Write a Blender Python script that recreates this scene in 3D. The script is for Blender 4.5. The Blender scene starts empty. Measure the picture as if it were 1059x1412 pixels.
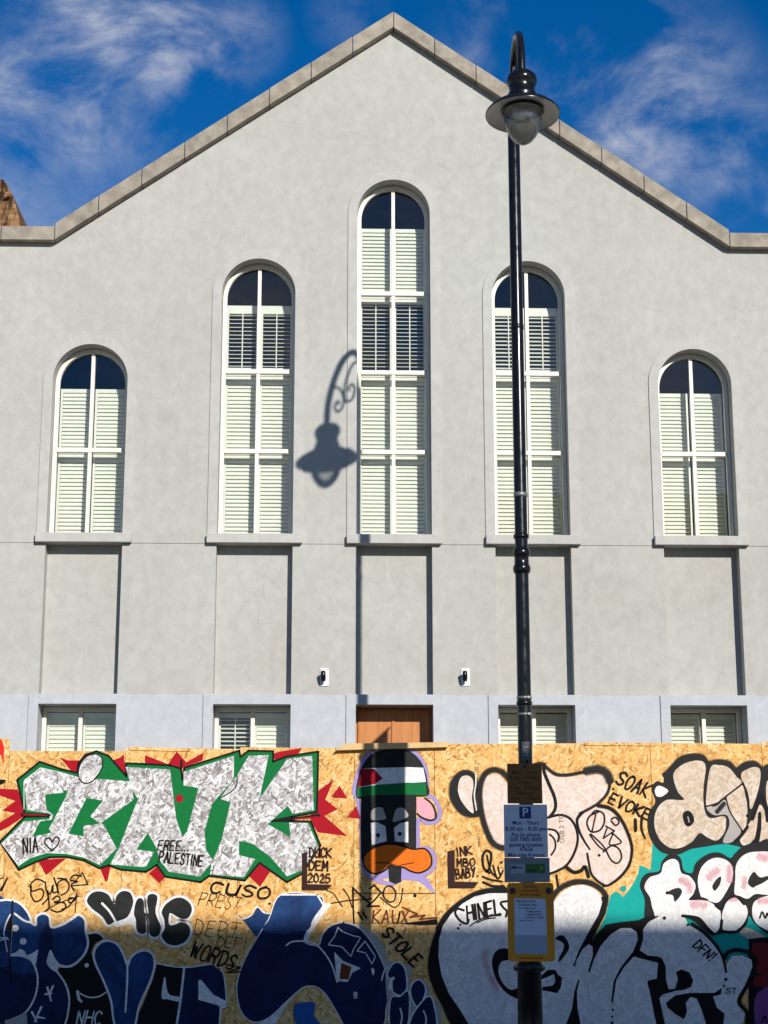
import bpy, bmesh, math, random
from mathutils import Vector, Matrix
from mathutils.geometry import tessellate_polygon
random.seed(7)
PI = math.pi
scene = bpy.context.scene
COL = scene.collection

# ------------------------------------------------------------------ camera
CAM = Vector((-0.638, -18.7, 1.6))
RV = Vector((0.9996139, -0.0277822, -0.00044))
UV_ = Vector((-0.0056419, -0.2184519, 0.9758314))
FV = Vector((0.0272069, 0.9754521, 0.2185243))
FPX = 2300.0
cam_d = bpy.data.cameras.new('camera')
cam_d.sensor_fit = 'VERTICAL'
cam_d.sensor_height = 36.0
cam_d.lens = FPX / 1412.0 * 36.0
cam_d.clip_start = 0.05
cam_d.clip_end = 500
cam = bpy.data.objects.new('camera', cam_d)
COL.objects.link(cam)
m3 = Matrix((RV, UV_, -FV)).transposed()
cam.matrix_world = Matrix.Translation(CAM) @ m3.to_4x4()
scene.camera = cam
scene.render.resolution_x = 768
scene.render.resolution_y = 1024


def un(x, y, Y=0.0):
    """where a sight line of the survey photograph meets the vertical plane Y"""
    d = FV + RV * ((x - 529.5) / FPX) + UV_ * ((706 - y) / FPX)
    return CAM + d * ((Y - CAM.y) / d.y)


# ------------------------------------------------------------------ light
SA, SB = 0.394, 0.4614                      # sun: metres sideways / down per metre of depth
SUN = Vector((SA, -1.0, SB)).normalized()   # towards the sun
sun_d = bpy.data.lights.new('sun', 'SUN')
sun_d.energy = 5.0
sun_d.angle = math.radians(0.55)
sun_d.color = (1.0, 0.955, 0.89)
sun = bpy.data.objects.new('sun', sun_d)
COL.objects.link(sun)
sun.rotation_euler = (-SUN).to_track_quat('-Z', 'Y').to_euler()
sun.location = (8, -20, 20)

world = bpy.data.worlds.new('World')
scene.world = world
world.use_nodes = True
wn, wl = world.node_tree.nodes, world.node_tree.links
wn.clear()
w_out = wn.new('ShaderNodeOutputWorld')
w_bg = wn.new('ShaderNodeBackground')
w_bg.inputs['Strength'].default_value = 0.066
sky = wn.new('ShaderNodeTexSky')
sky.sky_type = 'NISHITA'
sky.sun_disc = False
sky.sun_elevation = math.asin(SUN.z)
sky.sun_rotation = math.atan2(SUN.x, SUN.y)
sky.air_density = 0.9
sky.dust_density = 0.12
sky.ozone_density = 3.5
hs = wn.new('ShaderNodeHueSaturation')
hs.inputs['Saturation'].default_value = 1.36
hs.inputs['Value'].default_value = 1.45
hs.inputs['Hue'].default_value = 0.508
wl.new(sky.outputs[0], hs.inputs['Color'])
# cirrus: noise on a flat layer overhead
tc = wn.new('ShaderNodeTexCoord')
sep = wn.new('ShaderNodeSeparateXYZ')
wl.new(tc.outputs['Generated'], sep.inputs[0])


def wmath(op, a, b=None, clamp=False):
    n = wn.new('ShaderNodeMath')
    n.operation = op
    n.use_clamp = clamp
    for i, v in enumerate((a, b)):
        if v is None:
            continue
        if isinstance(v, (int, float)):
            n.inputs[i].default_value = v
        else:
            wl.new(v, n.inputs[i])
    return n.outputs[0]


def wnoise(scale, detail, rough, dist, off, rot=0.0, sc=(1, 1, 1)):
    mp = wn.new('ShaderNodeMapping')
    mp.inputs['Location'].default_value = off
    mp.inputs['Rotation'].default_value = (0, 0, rot)
    mp.inputs['Scale'].default_value = sc
    wl.new(tc.outputs['Generated'], mp.inputs[0])
    n = wn.new('ShaderNodeTexNoise')
    n.inputs['Scale'].default_value = scale
    n.inputs['Detail'].default_value = detail
    n.inputs['Roughness'].default_value = rough
    n.inputs['Distortion'].default_value = dist
    wl.new(mp.outputs[0], n.inputs['Vector'])
    return n.outputs['Fac']


def wramp(v, lo, hi):
    n = wn.new('ShaderNodeMapRange')
    n.interpolation_type = 'SMOOTHSTEP'
    n.inputs[1].default_value = lo
    n.inputs[2].default_value = hi
    wl.new(v, n.inputs[0])
    return n.outputs[0]


def wbump(x, y, r, k=1.0):
    """a bank of cirrus centred on the bearing of picture point x, y, r picture units in radius"""
    d = (FV + RV * ((x - 529.5) / FPX) + UV_ * ((706 - y) / FPX)).normalized()
    n = wn.new('ShaderNodeVectorMath')
    n.operation = 'DISTANCE'
    wl.new(tc.outputs['Generated'], n.inputs[0])
    n.inputs[1].default_value = d
    return wmath('MULTIPLY', wmath('SUBTRACT', 1.0, wramp(n.outputs['Value'], 0.0, r / FPX)), k)


mass = wmath('MULTIPLY', wramp(wnoise(3.4, 2, 0.5, 0.2, (3.1, 1.7, 0.4)), 0.50, 0.68), 0.8)
for bx in ((150, 30, 190, 1.0), (240, 75, 140, .95), (30, 120, 120, .75), (320, 45, 90, .45), (800, 95, 120, .7), (900, 75, 110, .6), (900, 160, 190, .8), (985, 220, 130, .65), (830, 20, 60, .5), (480, 15, 70, .2), (5, 205, 45, .4)):
    mass = wmath('MAXIMUM', mass, wbump(*bx))
puff = wramp(wnoise(10.0, 10, 0.60, 0.35, (5.0, 2.0, 1.0), 0.0, (1.0, 1.0, 1.5)), 0.39, 0.64)
fine = wramp(wnoise(34.0, 8, 0.68, 0.8, (1.0, 4.0, 0), 0.0, (0.8, 1.0, 1.6)), 0.30, 0.72)
cl = wmath('MULTIPLY', mass, wmath('ADD', wmath('MULTIPLY', puff, 0.62), wmath('MULTIPLY', wmath('MULTIPLY', puff, fine), 0.62)))
cl = wmath('MULTIPLY', cl, 1.05, True)
mixc = wn.new('ShaderNodeMix')
mixc.data_type = 'RGBA'
wl.new(cl, mixc.inputs[0])
wl.new(hs.outputs[0], mixc.inputs[6])
mixc.inputs[7].default_value = (7.6, 8.1, 9.6, 1)
wl.new(mixc.outputs[2], w_bg.inputs['Color'])
wl.new(w_bg.outputs[0], w_out.inputs['Surface'])

scene.view_settings.view_transform = 'Standard'
scene.view_settings.look = 'None'
scene.view_settings.exposure = 0.05
scene.view_settings.gamma = 1.0
scene.view_settings.use_curve_mapping = False
scene.render.engine = 'CYCLES'
scene.cycles.max_bounces = 8
scene.cycles.transparent_max_bounces = 16


# ------------------------------------------------------------------ materials
class NT:
    def __init__(self, name):
        self.m = bpy.data.materials.new(name)
        self.m.use_nodes = True
        self.n = self.m.node_tree.nodes
        self.l = self.m.node_tree.links
        self.b = self.n['Principled BSDF']

    def put(self, v, sock):
        if isinstance(v, bpy.types.NodeSocket):
            self.l.new(v, sock)
        elif isinstance(v, (tuple, list)) and len(v) == 3 and sock.type == 'RGBA':
            sock.default_value = (*v, 1)
        else:
            sock.default_value = v

    def math(self, op, a, b=None, clamp=False):
        n = self.n.new('ShaderNodeMath')
        n.operation = op
        n.use_clamp = clamp
        self.put(a, n.inputs[0])
        if b is not None:
            self.put(b, n.inputs[1])
        return n.outputs[0]

    def mix(self, f, a, b, blend='MIX'):
        n = self.n.new('ShaderNodeMix')
        n.data_type = 'RGBA'
        n.blend_type = blend
        self.put(f, n.inputs[0])
        self.put(a, n.inputs[6])
        self.put(b, n.inputs[7])
        return n.outputs[2]

    def pos(self, obj=False):
        if obj:
            return self.n.new('ShaderNodeTexCoord').outputs['Object']
        return self.n.new('ShaderNodeNewGeometry').outputs['Position']

    def mapping(self, v, loc=(0, 0, 0), rot=(0, 0, 0), sc=(1, 1, 1)):
        n = self.n.new('ShaderNodeMapping')
        self.put(v, n.inputs[0])
        n.inputs['Location'].default_value = loc
        n.inputs['Rotation'].default_value = rot
        n.inputs['Scale'].default_value = sc
        return n.outputs[0]

    def noise(self, v, scale, detail=3, rough=0.5, dist=0.0, out='Fac'):
        n = self.n.new('ShaderNodeTexNoise')
        self.put(v, n.inputs['Vector'])
        n.inputs['Scale'].default_value = scale
        n.inputs['Detail'].default_value = detail
        n.inputs['Roughness'].default_value = rough
        n.inputs['Distortion'].default_value = dist
        return n.outputs[out]

    def voro(self, v, scale, out='Color', feature='F1', rnd=1.0):
        n = self.n.new('ShaderNodeTexVoronoi')
        n.feature = feature
        self.put(v, n.inputs['Vector'])
        n.inputs['Scale'].default_value = scale
        n.inputs['Randomness'].default_value = rnd
        return n.outputs[out]

    def ramp(self, v, stops):
        n = self.n.new('ShaderNodeValToRGB')
        self.put(v, n.inputs[0])
        e = n.color_ramp.elements
        while len(e) > 1:
            e.remove(e[-1])
        for i, (p, c) in enumerate(stops):
            x = e[0] if i == 0 else e.new(p)
            x.position = p
            x.color = (*c, 1) if len(c) == 3 else c
        return n.outputs[0]

    def rng(self, v, lo, hi, a=0.0, b=1.0):
        n = self.n.new('ShaderNodeMapRange')
        self.put(v, n.inputs[0])
        for i, x in enumerate((lo, hi, a, b)):
            n.inputs[i + 1].default_value = x
        return n.outputs[0]

    def sepx(self, v, i=0):
        n = self.n.new('ShaderNodeSeparateXYZ')
        self.put(v, n.inputs[0])
        return n.outputs[i]

    def bump(self, h, dist=0.002, strength=0.6):
        n = self.n.new('ShaderNodeBump')
        n.inputs['Distance'].default_value = dist
        n.inputs['Strength'].default_value = strength
        self.put(h, n.inputs['Height'])
        self.l.new(n.outputs[0], self.b.inputs['Normal'])

    def done(self, col, rough=0.7, metal=0.0, spec=0.3):
        self.put(col, self.b.inputs['Base Color'])
        self.put(rough, self.b.inputs['Roughness'])
        self.b.inputs['Metallic'].default_value = metal
        self.b.inputs['Specular IOR Level'].default_value = spec
        return self.m


def m_render(name, base, warm, streak=0.5):
    """painted render: mottled, slightly streaked, hairline crazing"""
    t = NT(name)
    p = t.pos()
    big = t.noise(p, 0.55, 4, 0.6, 0.4)
    mid = t.noise(t.mapping(p, sc=(1.15, 1, 0.9)), 7.0, 7, 0.66, 0.4)
    st = t.noise(t.mapping(p, sc=(9, 1, 0.9)), 1.0, 4, 0.6)
    fine = t.noise(p, 55, 4, 0.65)
    c = t.mix(t.rng(big, 0.35, 0.65), base, warm)
    g1 = t.rng(mid, 0.30, 0.70, 0.87, 1.06)
    c = t.mix(1.0, c, t.mix(0.0, (1, 1, 1), (1, 1, 1)), 'MULTIPLY')
    n = t.n.new('ShaderNodeCombineColor')
    for i in range(3):
        t.l.new(g1, n.inputs[i])
    c = t.mix(1.0, c, n.outputs[0], 'MULTIPLY')
    dirt = t.math('MULTIPLY', t.rng(st, 0.52, 0.80), t.rng(big, 0.40, 0.62))
    c = t.mix(t.math('MULTIPLY', dirt, streak), c, tuple(x * 0.80 for x in base))
    cr = t.voro(t.mapping(t.mix(0.12, p, t.noise(p, 2.5, 3, 0.6, 0, 'Color'), 'ADD')), 0.62, 'Distance', 'DISTANCE_TO_EDGE')
    crack = t.math('MULTIPLY', t.rng(cr, 0.0, 0.0045, 1.0, 0.0), t.rng(t.noise(p, 0.9, 2), 0.56, 0.62))
    crack.node.use_clamp = True
    c = t.mix(t.math('MULTIPLY', crack, 0.13), c, (0.12, 0.11, 0.10))
    spk = t.rng(t.noise(p, 26, 2, 0.5), 0.70, 0.78)
    c = t.mix(t.math('MULTIPLY', spk, 0.22), c, (0.2, 0.19, 0.17))
    t.bump(t.math('ADD', t.math('MULTIPLY', fine, 0.5), t.math('MULTIPLY', mid, 1.6)), 0.004, 0.55)
    return t.done(c, 0.85, 0, 0.2)


def m_plain(name, col, rough=0.6, metal=0.0, spec=0.4, var=0.10, scale=14.0, bump=0.0):
    t = NT(name)
    p = t.pos()
    n = t.noise(p, scale, 4, 0.6)
    f = t.rng(n, 0.3, 0.7, 1 - var, 1 + var)
    cc = t.n.new('ShaderNodeCombineColor')
    for i in range(3):
        t.l.new(f, cc.inputs[i])
    c = t.mix(1.0, col, cc.outputs[0], 'MULTIPLY')
    if bump:
        t.bump(n, bump, 0.6)
    r = t.rng(t.noise(p, scale * 1.7, 3), 0.3, 0.7, max(0.02, rough - 0.08), min(1, rough + 0.08))
    return t.done(c, r, metal, spec)


def osb_nodes(t, p):
    """three crossed layers of long wood strands -> (random value, height)"""
    wob = t.noise(p, 5.0, 2, 0.5, 0, 'Color')
    pw = t.mix(0.035, p, wob, 'ADD')
    best_v, best_h = None, None
    for k, (ang, s, off) in enumerate(((0.35, 12.5, 1.3), (1.45, 11.0, 4.1), (2.45, 12.0, 7.7), (0.9, 14.5, 2.2))):
        q = t.mapping(pw, (off, off * .7, off * 1.9), (0, ang, 0), (1, 1, 1))
        q = t.mapping(q, sc=(1.0, 0.25, 3.6))
        col = t.voro(q, s)
        v = t.sepx(col, 0)
        h = t.sepx(col, 1)
        if best_v is None:
            best_v, best_h = v, h
        else:
            sel = t.math('GREATER_THAN', h, best_h)
            best_v = t.math('ADD', t.math('MULTIPLY', v, sel), t.math('MULTIPLY', best_v, t.math('SUBTRACT', 1.0, sel)))
            best_h = t.math('MAXIMUM', h, best_h)
    grain = t.noise(t.mapping(p, sc=(30, 30, 140)), 1.0, 3, 0.6)
    return best_v, best_h, grain


def m_osb():
    t = NT('osb board wood')
    p = t.pos()
    oi = t.n.new('ShaderNodeObjectInfo')
    rnd = t.math('MULTIPLY', oi.outputs['Random'], 9.0)
    cb = t.n.new('ShaderNodeCombineXYZ')
    t.l.new(rnd, cb.inputs[0])
    t.l.new(rnd, cb.inputs[2])
    va = t.n.new('ShaderNodeVectorMath')
    va.operation = 'ADD'
    t.l.new(p, va.inputs[0])
    t.l.new(cb.outputs[0], va.inputs[1])
    v, h, g = osb_nodes(t, va.outputs[0])
    c = t.ramp(v, [(0.0, (0.32, 0.14, 0.030)), (0.09, (0.52, 0.25, 0.065)), (0.35, (0.66, 0.365, 0.105)),
                   (0.62, (0.73, 0.43, 0.145)), (0.86, (0.78, 0.52, 0.215)), (1.0, (0.80, 0.60, 0.31))])
    c = t.mix(t.math('MULTIPLY', t.rng(g, 0.45, 0.75), 0.25), c, (0.42, 0.22, 0.07))
    big = t.noise(p, 1.3, 4, 0.6)
    c = t.mix(t.math('MULTIPLY', t.rng(big, 0.45, 0.75), 0.30), c, (0.50, 0.28, 0.095))
    t.bump(t.math('ADD', h, t.math('MULTIPLY', g, 0.3)), 0.003, 0.7)
    return t.done(c, 0.72, 0, 0.25)


def m_paint(name, col, show=0.12, col2=None, soft=False, rough=0.55, mott=None):
    """spray paint over the strands; coverage comes from the 'cov' attribute"""
    t = NT(name)
    p = t.pos()
    v, h, g = osb_nodes(t, p)
    big = t.noise(p, 4.5, 4, 0.6, 0.5)
    dark = tuple(x * 0.62 for x in col)
    c = t.mix(t.math('MULTIPLY', t.rng(v, 0.05, 0.95, 1.0, 0.0), show), col, dark)
    if col2:
        c = t.mix(t.math('MULTIPLY', t.rng(big, 0.40, 0.66), 0.8), c, col2)
    if mott:
        c = t.mix(t.rng(t.math('ADD', t.math('MULTIPLY', v, 0.75), t.math('MULTIPLY', t.noise(p, 26, 3, .7), 0.5)), 0.28, 0.92), mott, c)
    t.bump(t.math('ADD', h, t.math('MULTIPLY', g, 0.3)), 0.002, 0.5)
    t.done(c, rough, 0, 0.10)
    at = t.n.new('ShaderNodeAttribute')
    at.attribute_name = 'cov'
    sp = t.noise(p, 210, 2, 0.7)
    sp2 = t.noise(p, 12, 4, 0.6)
    th = t.math('ADD', t.math('MULTIPLY', sp, 0.7), t.math('MULTIPLY', sp2, 0.3))
    al = t.rng(t.math('SUBTRACT', at.outputs['Fac'], th), -0.36, 0.34)
    al.node.clamp = True
    t.l.new(al, t.b.inputs['Alpha'])
    return t.m


M = {}
M['render'] = m_render('grey painted render', (0.432, 0.432, 0.398), (0.410, 0.397, 0.358))
M['render_low'] = m_render('blue grey painted render', (0.455, 0.475, 0.49), (0.445, 0.46, 0.485), 0.25)
M['trim'] = m_render('render trim', (0.45, 0.45, 0.417), (0.435, 0.42, 0.385), 0.2)
M['frame'] = m_plain('cream painted timber frame', (0.74, 0.70, 0.61), 0.45, 0, 0.4, 0.05, 9)
M['shutter'] = m_plain('cream shutter paint', (0.74, 0.735, 0.635), 0.45, 0, 0.35, 0.04, 12)
M['stone'] = m_plain('weathered coping stone', (0.29, 0.255, 0.205), 0.9, 0, 0.2, 0.30, 6, 0.008)
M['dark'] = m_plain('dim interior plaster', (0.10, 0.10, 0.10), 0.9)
M['roof'] = m_plain('slate', (0.09, 0.09, 0.10), 0.7)
M['black_iron'] = m_plain('black gloss paint on iron', (0.006, 0.006, 0.007), 0.22, 0, 0.35, 0.15, 7)
M['band'] = m_plain('dull steel band', (0.22, 0.22, 0.22), 0.45, 0.6)
M['osb'] = m_osb()
M['timber'] = m_plain('sawn pine', (0.62, 0.42, 0.19), 0.7, 0, 0.25, 0.18, 5)
M['plate'] = m_plain('white plastic plate', (0.75, 0.75, 0.73), 0.5)
M['steel'] = m_plain('galvanised sign backing', (0.24, 0.26, 0.28), 0.5, 0.3)
M['asphalt'] = m_plain('asphalt', (0.085, 0.083, 0.08), 0.9, 0, 0.2, 0.25, 40, 0.004)
M['paving'] = m_plain('concrete paving', (0.42, 0.37, 0.30), 0.9, 0, 0.2, 0.15, 9, 0.003)
M['kerb'] = m_plain('granite kerb', (0.34, 0.33, 0.32), 0.8, 0, 0.3, 0.2, 60)


def m_glass(name, tint=(0.93, 0.96, 0.95), f0=0.045):
    m = bpy.data.materials.new(name)
    m.use_nodes = True
    n, l = m.node_tree.nodes, m.node_tree.links
    n.clear()
    o = n.new('ShaderNodeOutputMaterial')
    mx = n.new('ShaderNodeMixShader')
    tr = n.new('ShaderNodeBsdfTransparent')
    tr.inputs[0].default_value = (*tint, 1)
    gl = n.new('ShaderNodeBsdfGlossy')
    gl.inputs['Roughness'].default_value = 0.015
    lw = n.new('ShaderNodeFresnel')
    lw.inputs[0].default_value = 1.52
    ad = n.new('ShaderNodeMath')
    ad.operation = 'MULTIPLY_ADD'
    ad.inputs[1].default_value = 1.0
    ad.inputs[2].default_value = f0
    l.new(lw.outputs[0], ad.inputs[0])
    l.new(ad.outputs[0], mx.inputs[0])
    l.new(tr.outputs[0], mx.inputs[1])
    l.new(gl.outputs[0], mx.inputs[2])
    # old float glass: faint waviness
    ns = n.new('ShaderNodeTexNoise')
    ns.inputs['Scale'].default_value = 3.0
    g = n.new('ShaderNodeNewGeometry')
    l.new(g.outputs['Position'], ns.inputs['Vector'])
    bp = n.new('ShaderNodeBump')
    bp.inputs['Distance'].default_value = 0.004
    bp.inputs['Strength'].default_value = 0.3
    l.new(ns.outputs[0], bp.inputs['Height'])
    l.new(bp.outputs[0], gl.inputs['Normal'])
    l.new(mx.outputs[0], o.inputs[0])
    return m


M['glass'] = m_glass('window glass')
M['bowl'] = m_glass('dusty polycarbonate bowl', (0.76, 0.77, 0.76), 0.04)
_n, _l = M['bowl'].node_tree.nodes, M['bowl'].node_tree.links
_o = [x for x in _n if x.type == 'OUTPUT_MATERIAL'][0]
_src = _o.inputs[0].links[0].from_socket
_mx, _df, _tl, _m2 = _n.new('ShaderNodeMixShader'), _n.new('ShaderNodeBsdfDiffuse'), _n.new('ShaderNodeBsdfTranslucent'), _n.new('ShaderNodeMixShader')
_df.inputs[0].default_value = _tl.inputs[0].default_value = (0.62, 0.63, 0.60, 1)
_m2.inputs[0].default_value = 0.5
_l.new(_df.outputs[0], _m2.inputs[1])
_l.new(_tl.outputs[0], _m2.inputs[2])
_mx.inputs[0].default_value = 0.11
_l.new(_src, _mx.inputs[1])
_l.new(_m2.outputs[0], _mx.inputs[2])
_l.new(_mx.outputs[0], _o.inputs[0])


def m_wood():
    t = NT('varnished door wood')
    p = t.pos()
    g = t.noise(t.mapping(p, sc=(30, 30, 1.5)), 1.0, 5, 0.6, 0.6)
    c = t.ramp(g, [(0.25, (0.34, 0.115, 0.026)), (0.55, (0.50, 0.195, 0.05)), (0.8, (0.58, 0.25, 0.07))])
    return t.done(c, 0.4, 0, 0.4)


M['door'] = m_wood()


def m_brick(name, c1, c2, mortar, sc=1.0):
    t = NT(name)
    p = t.pos()
    q = t.n.new('ShaderNodeCombineXYZ')
    t.l.new(t.math('ADD', t.sepx(p, 0), t.sepx(p, 1)), q.inputs[0])
    t.l.new(t.sepx(p, 2), q.inputs[1])
    b = t.n.new('ShaderNodeTexBrick')
    t.l.new(q.outputs[0], b.inputs['Vector'])
    b.inputs['Color1'].default_value = (*c1, 1)
    b.inputs['Color2'].default_value = (*c2, 1)
    b.inputs['Mortar'].default_value = (*mortar, 1)
    b.inputs['Scale'].default_value = 1.0 / sc
    b.inputs['Brick Width'].default_value = 0.225
    b.inputs['Row Height'].default_value = 0.075
    b.inputs['Mortar Size'].default_value = 0.008 if 'stock' in name else 0.002
    c = t.mix(t.math('MULTIPLY', t.rng(t.noise(p, 5, 5, .7), 0.4, 0.7), 0.6), b.outputs['Color'], tuple(x * .3 for x in c1))
    if 'crumbling' in name:
        c = t.mix(t.rng(t.noise(t.mapping(p, sc=(1, 1, .45)), 7.5, 6, .72, 1.0), 0.46, 0.60), c, (0.035, 0.018, 0.010))
    t.bump(t.math('ADD', b.outputs['Fac'], t.noise(p, 20, 4)), 0.01, 0.8)
    return t.done(c, 0.9, 0, 0.15)


M['brick'] = m_brick('stock brick', (0.26, 0.14, 0.08), (0.36, 0.22, 0.12), (0.30, 0.27, 0.23))
M['oldbrick'] = m_brick('crumbling brown brick', (0.22, 0.105, 0.045), (0.42, 0.25, 0.12), (0.20, 0.14, 0.09))

M['cream_wall'] = m_plain('cream render', (0.52, 0.44, 0.33), 0.85, 0, 0.2, 0.08, 4)
BLACK = (0.007, 0.0065, 0.007)
PAINT = {
    'silver': m_paint('silver spray paint', (0.70, 0.685, 0.68), 0.25, mott=(0.20, 0.18, 0.165)),
    'green': m_paint('green spray paint', (0.004, 0.15, 0.035), 0.3),
    'red': m_paint('crimson spray paint', (0.36, 0.005, 0.013), 0.3),
    'bright_red': m_paint('bright red spray paint', (0.62, 0.02, 0.015), 0.1),
    'black': m_paint('black spray paint', BLACK, 0.3),
    'ink': m_paint('black marker ink', (0.011, 0.007, 0.007), 0.5),
    'softblack': m_paint('misted black spray paint', (0.017, 0.0165, 0.016), 0.4),
    'charcoal': m_paint('charcoal spray paint', (0.016, 0.017, 0.016), 0.5, (0.028, 0.030, 0.028)),
    'white': m_paint('white spray paint', (0.78, 0.77, 0.75), 0.2, mott=(0.62, 0.59, 0.55)),
    'chalk': m_paint('chalk grey spray paint', (0.80, 0.765, 0.73), 0.22, (0.70, 0.665, 0.65), mott=(0.57, 0.54, 0.51)),
    'navy': m_paint('navy spray paint', (0.010, 0.030, 0.100), 0.3, (0.018, 0.068, 0.20)),
    'deepnavy': m_paint('deep navy spray paint', (0.006, 0.012, 0.048), 0.3, (0.008, 0.02, 0.075)),
    'blue': m_paint('cobalt spray paint', (0.02, 0.10, 0.33), 0.3),
    'pale': m_paint('blush spray paint', (0.74, 0.63, 0.57), 0.3, (0.74, 0.55, 0.45), mott=(0.60, 0.46, 0.37)),
    'cream': m_paint('cream spray paint', (0.66, 0.56, 0.46), 0.4, (0.62, 0.47, 0.33), mott=(0.46, 0.35, 0.24)),
    'dim': m_paint('thin grey spray paint', (0.42, 0.38, 0.34), 0.4, (0.34, 0.31, 0.28)),
    'teal': m_paint('teal spray paint', (0.005, 0.33, 0.28), 0.2),
    'orange': m_paint('orange spray paint', (0.78, 0.15, 0.010), 0.12),
    'pink': m_paint('pink spray paint', (0.74, 0.34, 0.38), 0.12),
    'lilac': m_paint('lilac spray paint', (0.34, 0.27, 0.52), 0.2),
    'purple': m_paint('purple spray paint', (0.20, 0.06, 0.20), 0.2),
    'maroon': m_paint('dark red spray paint', (0.16, 0.012, 0.016), 0.2),
    'rust': m_paint('rust brown spray paint', (0.17, 0.035, 0.012), 0.4),
    'boxblack': m_paint('brown black spray paint', (0.035, 0.014, 0.012), 0.3),
    'stencil': m_paint('faded stencil print', (0.17, 0.13, 0.09), 0.3),
}


def m_flat(name, col, rough=0.45):
    return m_plain(name, col, rough, 0, 0.4, 0.05, 20)


# ------------------------------------------------------------------ mesh helpers
def tag(o, label=None, cat=None, group=None, kind=None):
    for k, v in (('label', label), ('category', cat), ('group', group), ('kind', kind)):
        if v:
            o[k] = v
    return o


def empty(name, loc, label=None, cat=None, group=None):
    o = bpy.data.objects.new(name, None)
    o.empty_display_size = 0.2
    o.location = loc
    COL.objects.link(o)
    return tag(o, label, cat, group)


def link(name, me, parent=None):
    o = bpy.data.objects.new(name, me)
    COL.objects.link(o)
    if parent is not None:
        o.parent = parent
        loc = Vector((0, 0, 0))
        q = parent
        while q is not None:
            loc += q.location
            q = q.parent
        o.location = -loc if not parent.get('_keep') else (0, 0, 0)
    return o


class MB:
    def __init__(self):
        self.v, self.f, self.s = [], [], []

    def add(self, vs, fs, smooth=False):
        o = len(self.v)
        self.v += [tuple(x) for x in vs]
        self.f += [tuple(i + o for i in f) for f in fs]
        self.s += [smooth] * len(fs)

    def box(self, x0, x1, y0, y1, z0, z1):
        vs = [(x, y, z) for x in (x0, x1) for y in (y0, y1) for z in (z0, z1)]
        self.add(vs, [(0, 1, 3, 2), (4, 6, 7, 5), (0, 4, 5, 1), (2, 3, 7, 6), (0, 2, 6, 4), (1, 5, 7, 3)])

    def plate(self, loops, y0, y1, back=True):
        """prism of a polygon with holes in XZ, from y0 (front) to y1"""
        flat = [p for lp in loops for p in lp]
        tris = tessellate_polygon([[Vector((p[0], p[1], 0)) for p in lp] for lp in loops])
        n = len(flat)
        vs = [(p[0], y0, p[1]) for p in flat] + [(p[0], y1, p[1]) for p in flat]
        fs = []
        for a, b, c in tris:
            A, B, C_ = flat[a], flat[b], flat[c]
            cr = (B[0] - A[0]) * (C_[1] - A[1]) - (B[1] - A[1]) * (C_[0] - A[0])
            t3 = (a, b, c) if cr > 0 else (a, c, b)
            fs.append(t3)
            if back:
                fs.append((t3[0] + n, t3[2] + n, t3[1] + n))
        o = 0
        for lp in loops:
            k = len(lp)
            for i in range(k):
                j = (i + 1) % k
                fs.append((o + i, o + j, o + j + n, o + i + n))
            o += k
        self.add(vs, fs)

    def lathe(self, prof, cx, cy, seg=24, smooth=True):
        vs, fs = [], []
        for r, z in prof:
            for k in range(seg):
                a = 2 * PI * k / seg
                vs.append((cx + r * math.cos(a), cy + r * math.sin(a), z))
        for i in range(len(prof) - 1):
            for k in range(seg):
                k2 = (k + 1) % seg
                fs.append((i * seg + k, i * seg + k2, (i + 1) * seg + k2, (i + 1) * seg + k))
        self.add(vs, fs, smooth)

    def tube(self, pts, r, seg=10, cap=True):
        pts = [Vector(p) for p in pts]
        rr = r if isinstance(r, (list, tuple)) else [r] * len(pts)
        vs, fs = [], []
        t0 = (pts[1] - pts[0]).normalized()
        up = Vector((1, 0, 0)) if abs(t0.x) < 0.9 else Vector((0, 1, 0))
        nrm = (up - t0 * up.dot(t0)).normalized()
        for i, p in enumerate(pts):
            t = (pts[min(i + 1, len(pts) - 1)] - pts[max(i - 1, 0)]).normalized()
            nrm = (nrm - t * nrm.dot(t)).normalized()
            bn = t.cross(nrm)
            for k in range(seg):
                a = 2 * PI * k / seg
                vs.append(p + (nrm * math.cos(a) + bn * math.sin(a)) * rr[i])
        for i in range(len(pts) - 1):
            for k in range(seg):
                k2 = (k + 1) % seg
                fs.append((i * seg + k, i * seg + k2, (i + 1) * seg + k2, (i + 1) * seg + k))
        if cap:
            fs.append(tuple(range(seg - 1, -1, -1)))
            fs.append(tuple((len(pts) - 1) * seg + k for k in range(seg)))
        self.add(vs, fs, True)

    def mesh(self, name, mat):
        me = bpy.data.meshes.new(name)
        me.from_pydata(self.v, [], self.f)
        bm = bmesh.new()
        bm.from_mesh(me)
        bmesh.ops.recalc_face_normals(bm, faces=bm.faces)
        bm.to_mesh(me)
        bm.free()
        for p, s in zip(me.polygons, self.s):
            p.use_smooth = s
        me.materials.append(mat)
        return me

    def build(self, name, mat, parent=None, bevel=0.0):
        o = link(name, self.mesh(name, mat), parent)
        if bevel:
            b = o.modifiers.new('bevel', 'BEVEL')
            b.width = bevel
            b.segments = 2
            b.limit_method = 'ANGLE'
        return o


def box(name, mat, parent, *a, bevel=0.0):
    m = MB()
    m.box(*a)
    return m.build(name, mat, parent, bevel)


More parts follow.
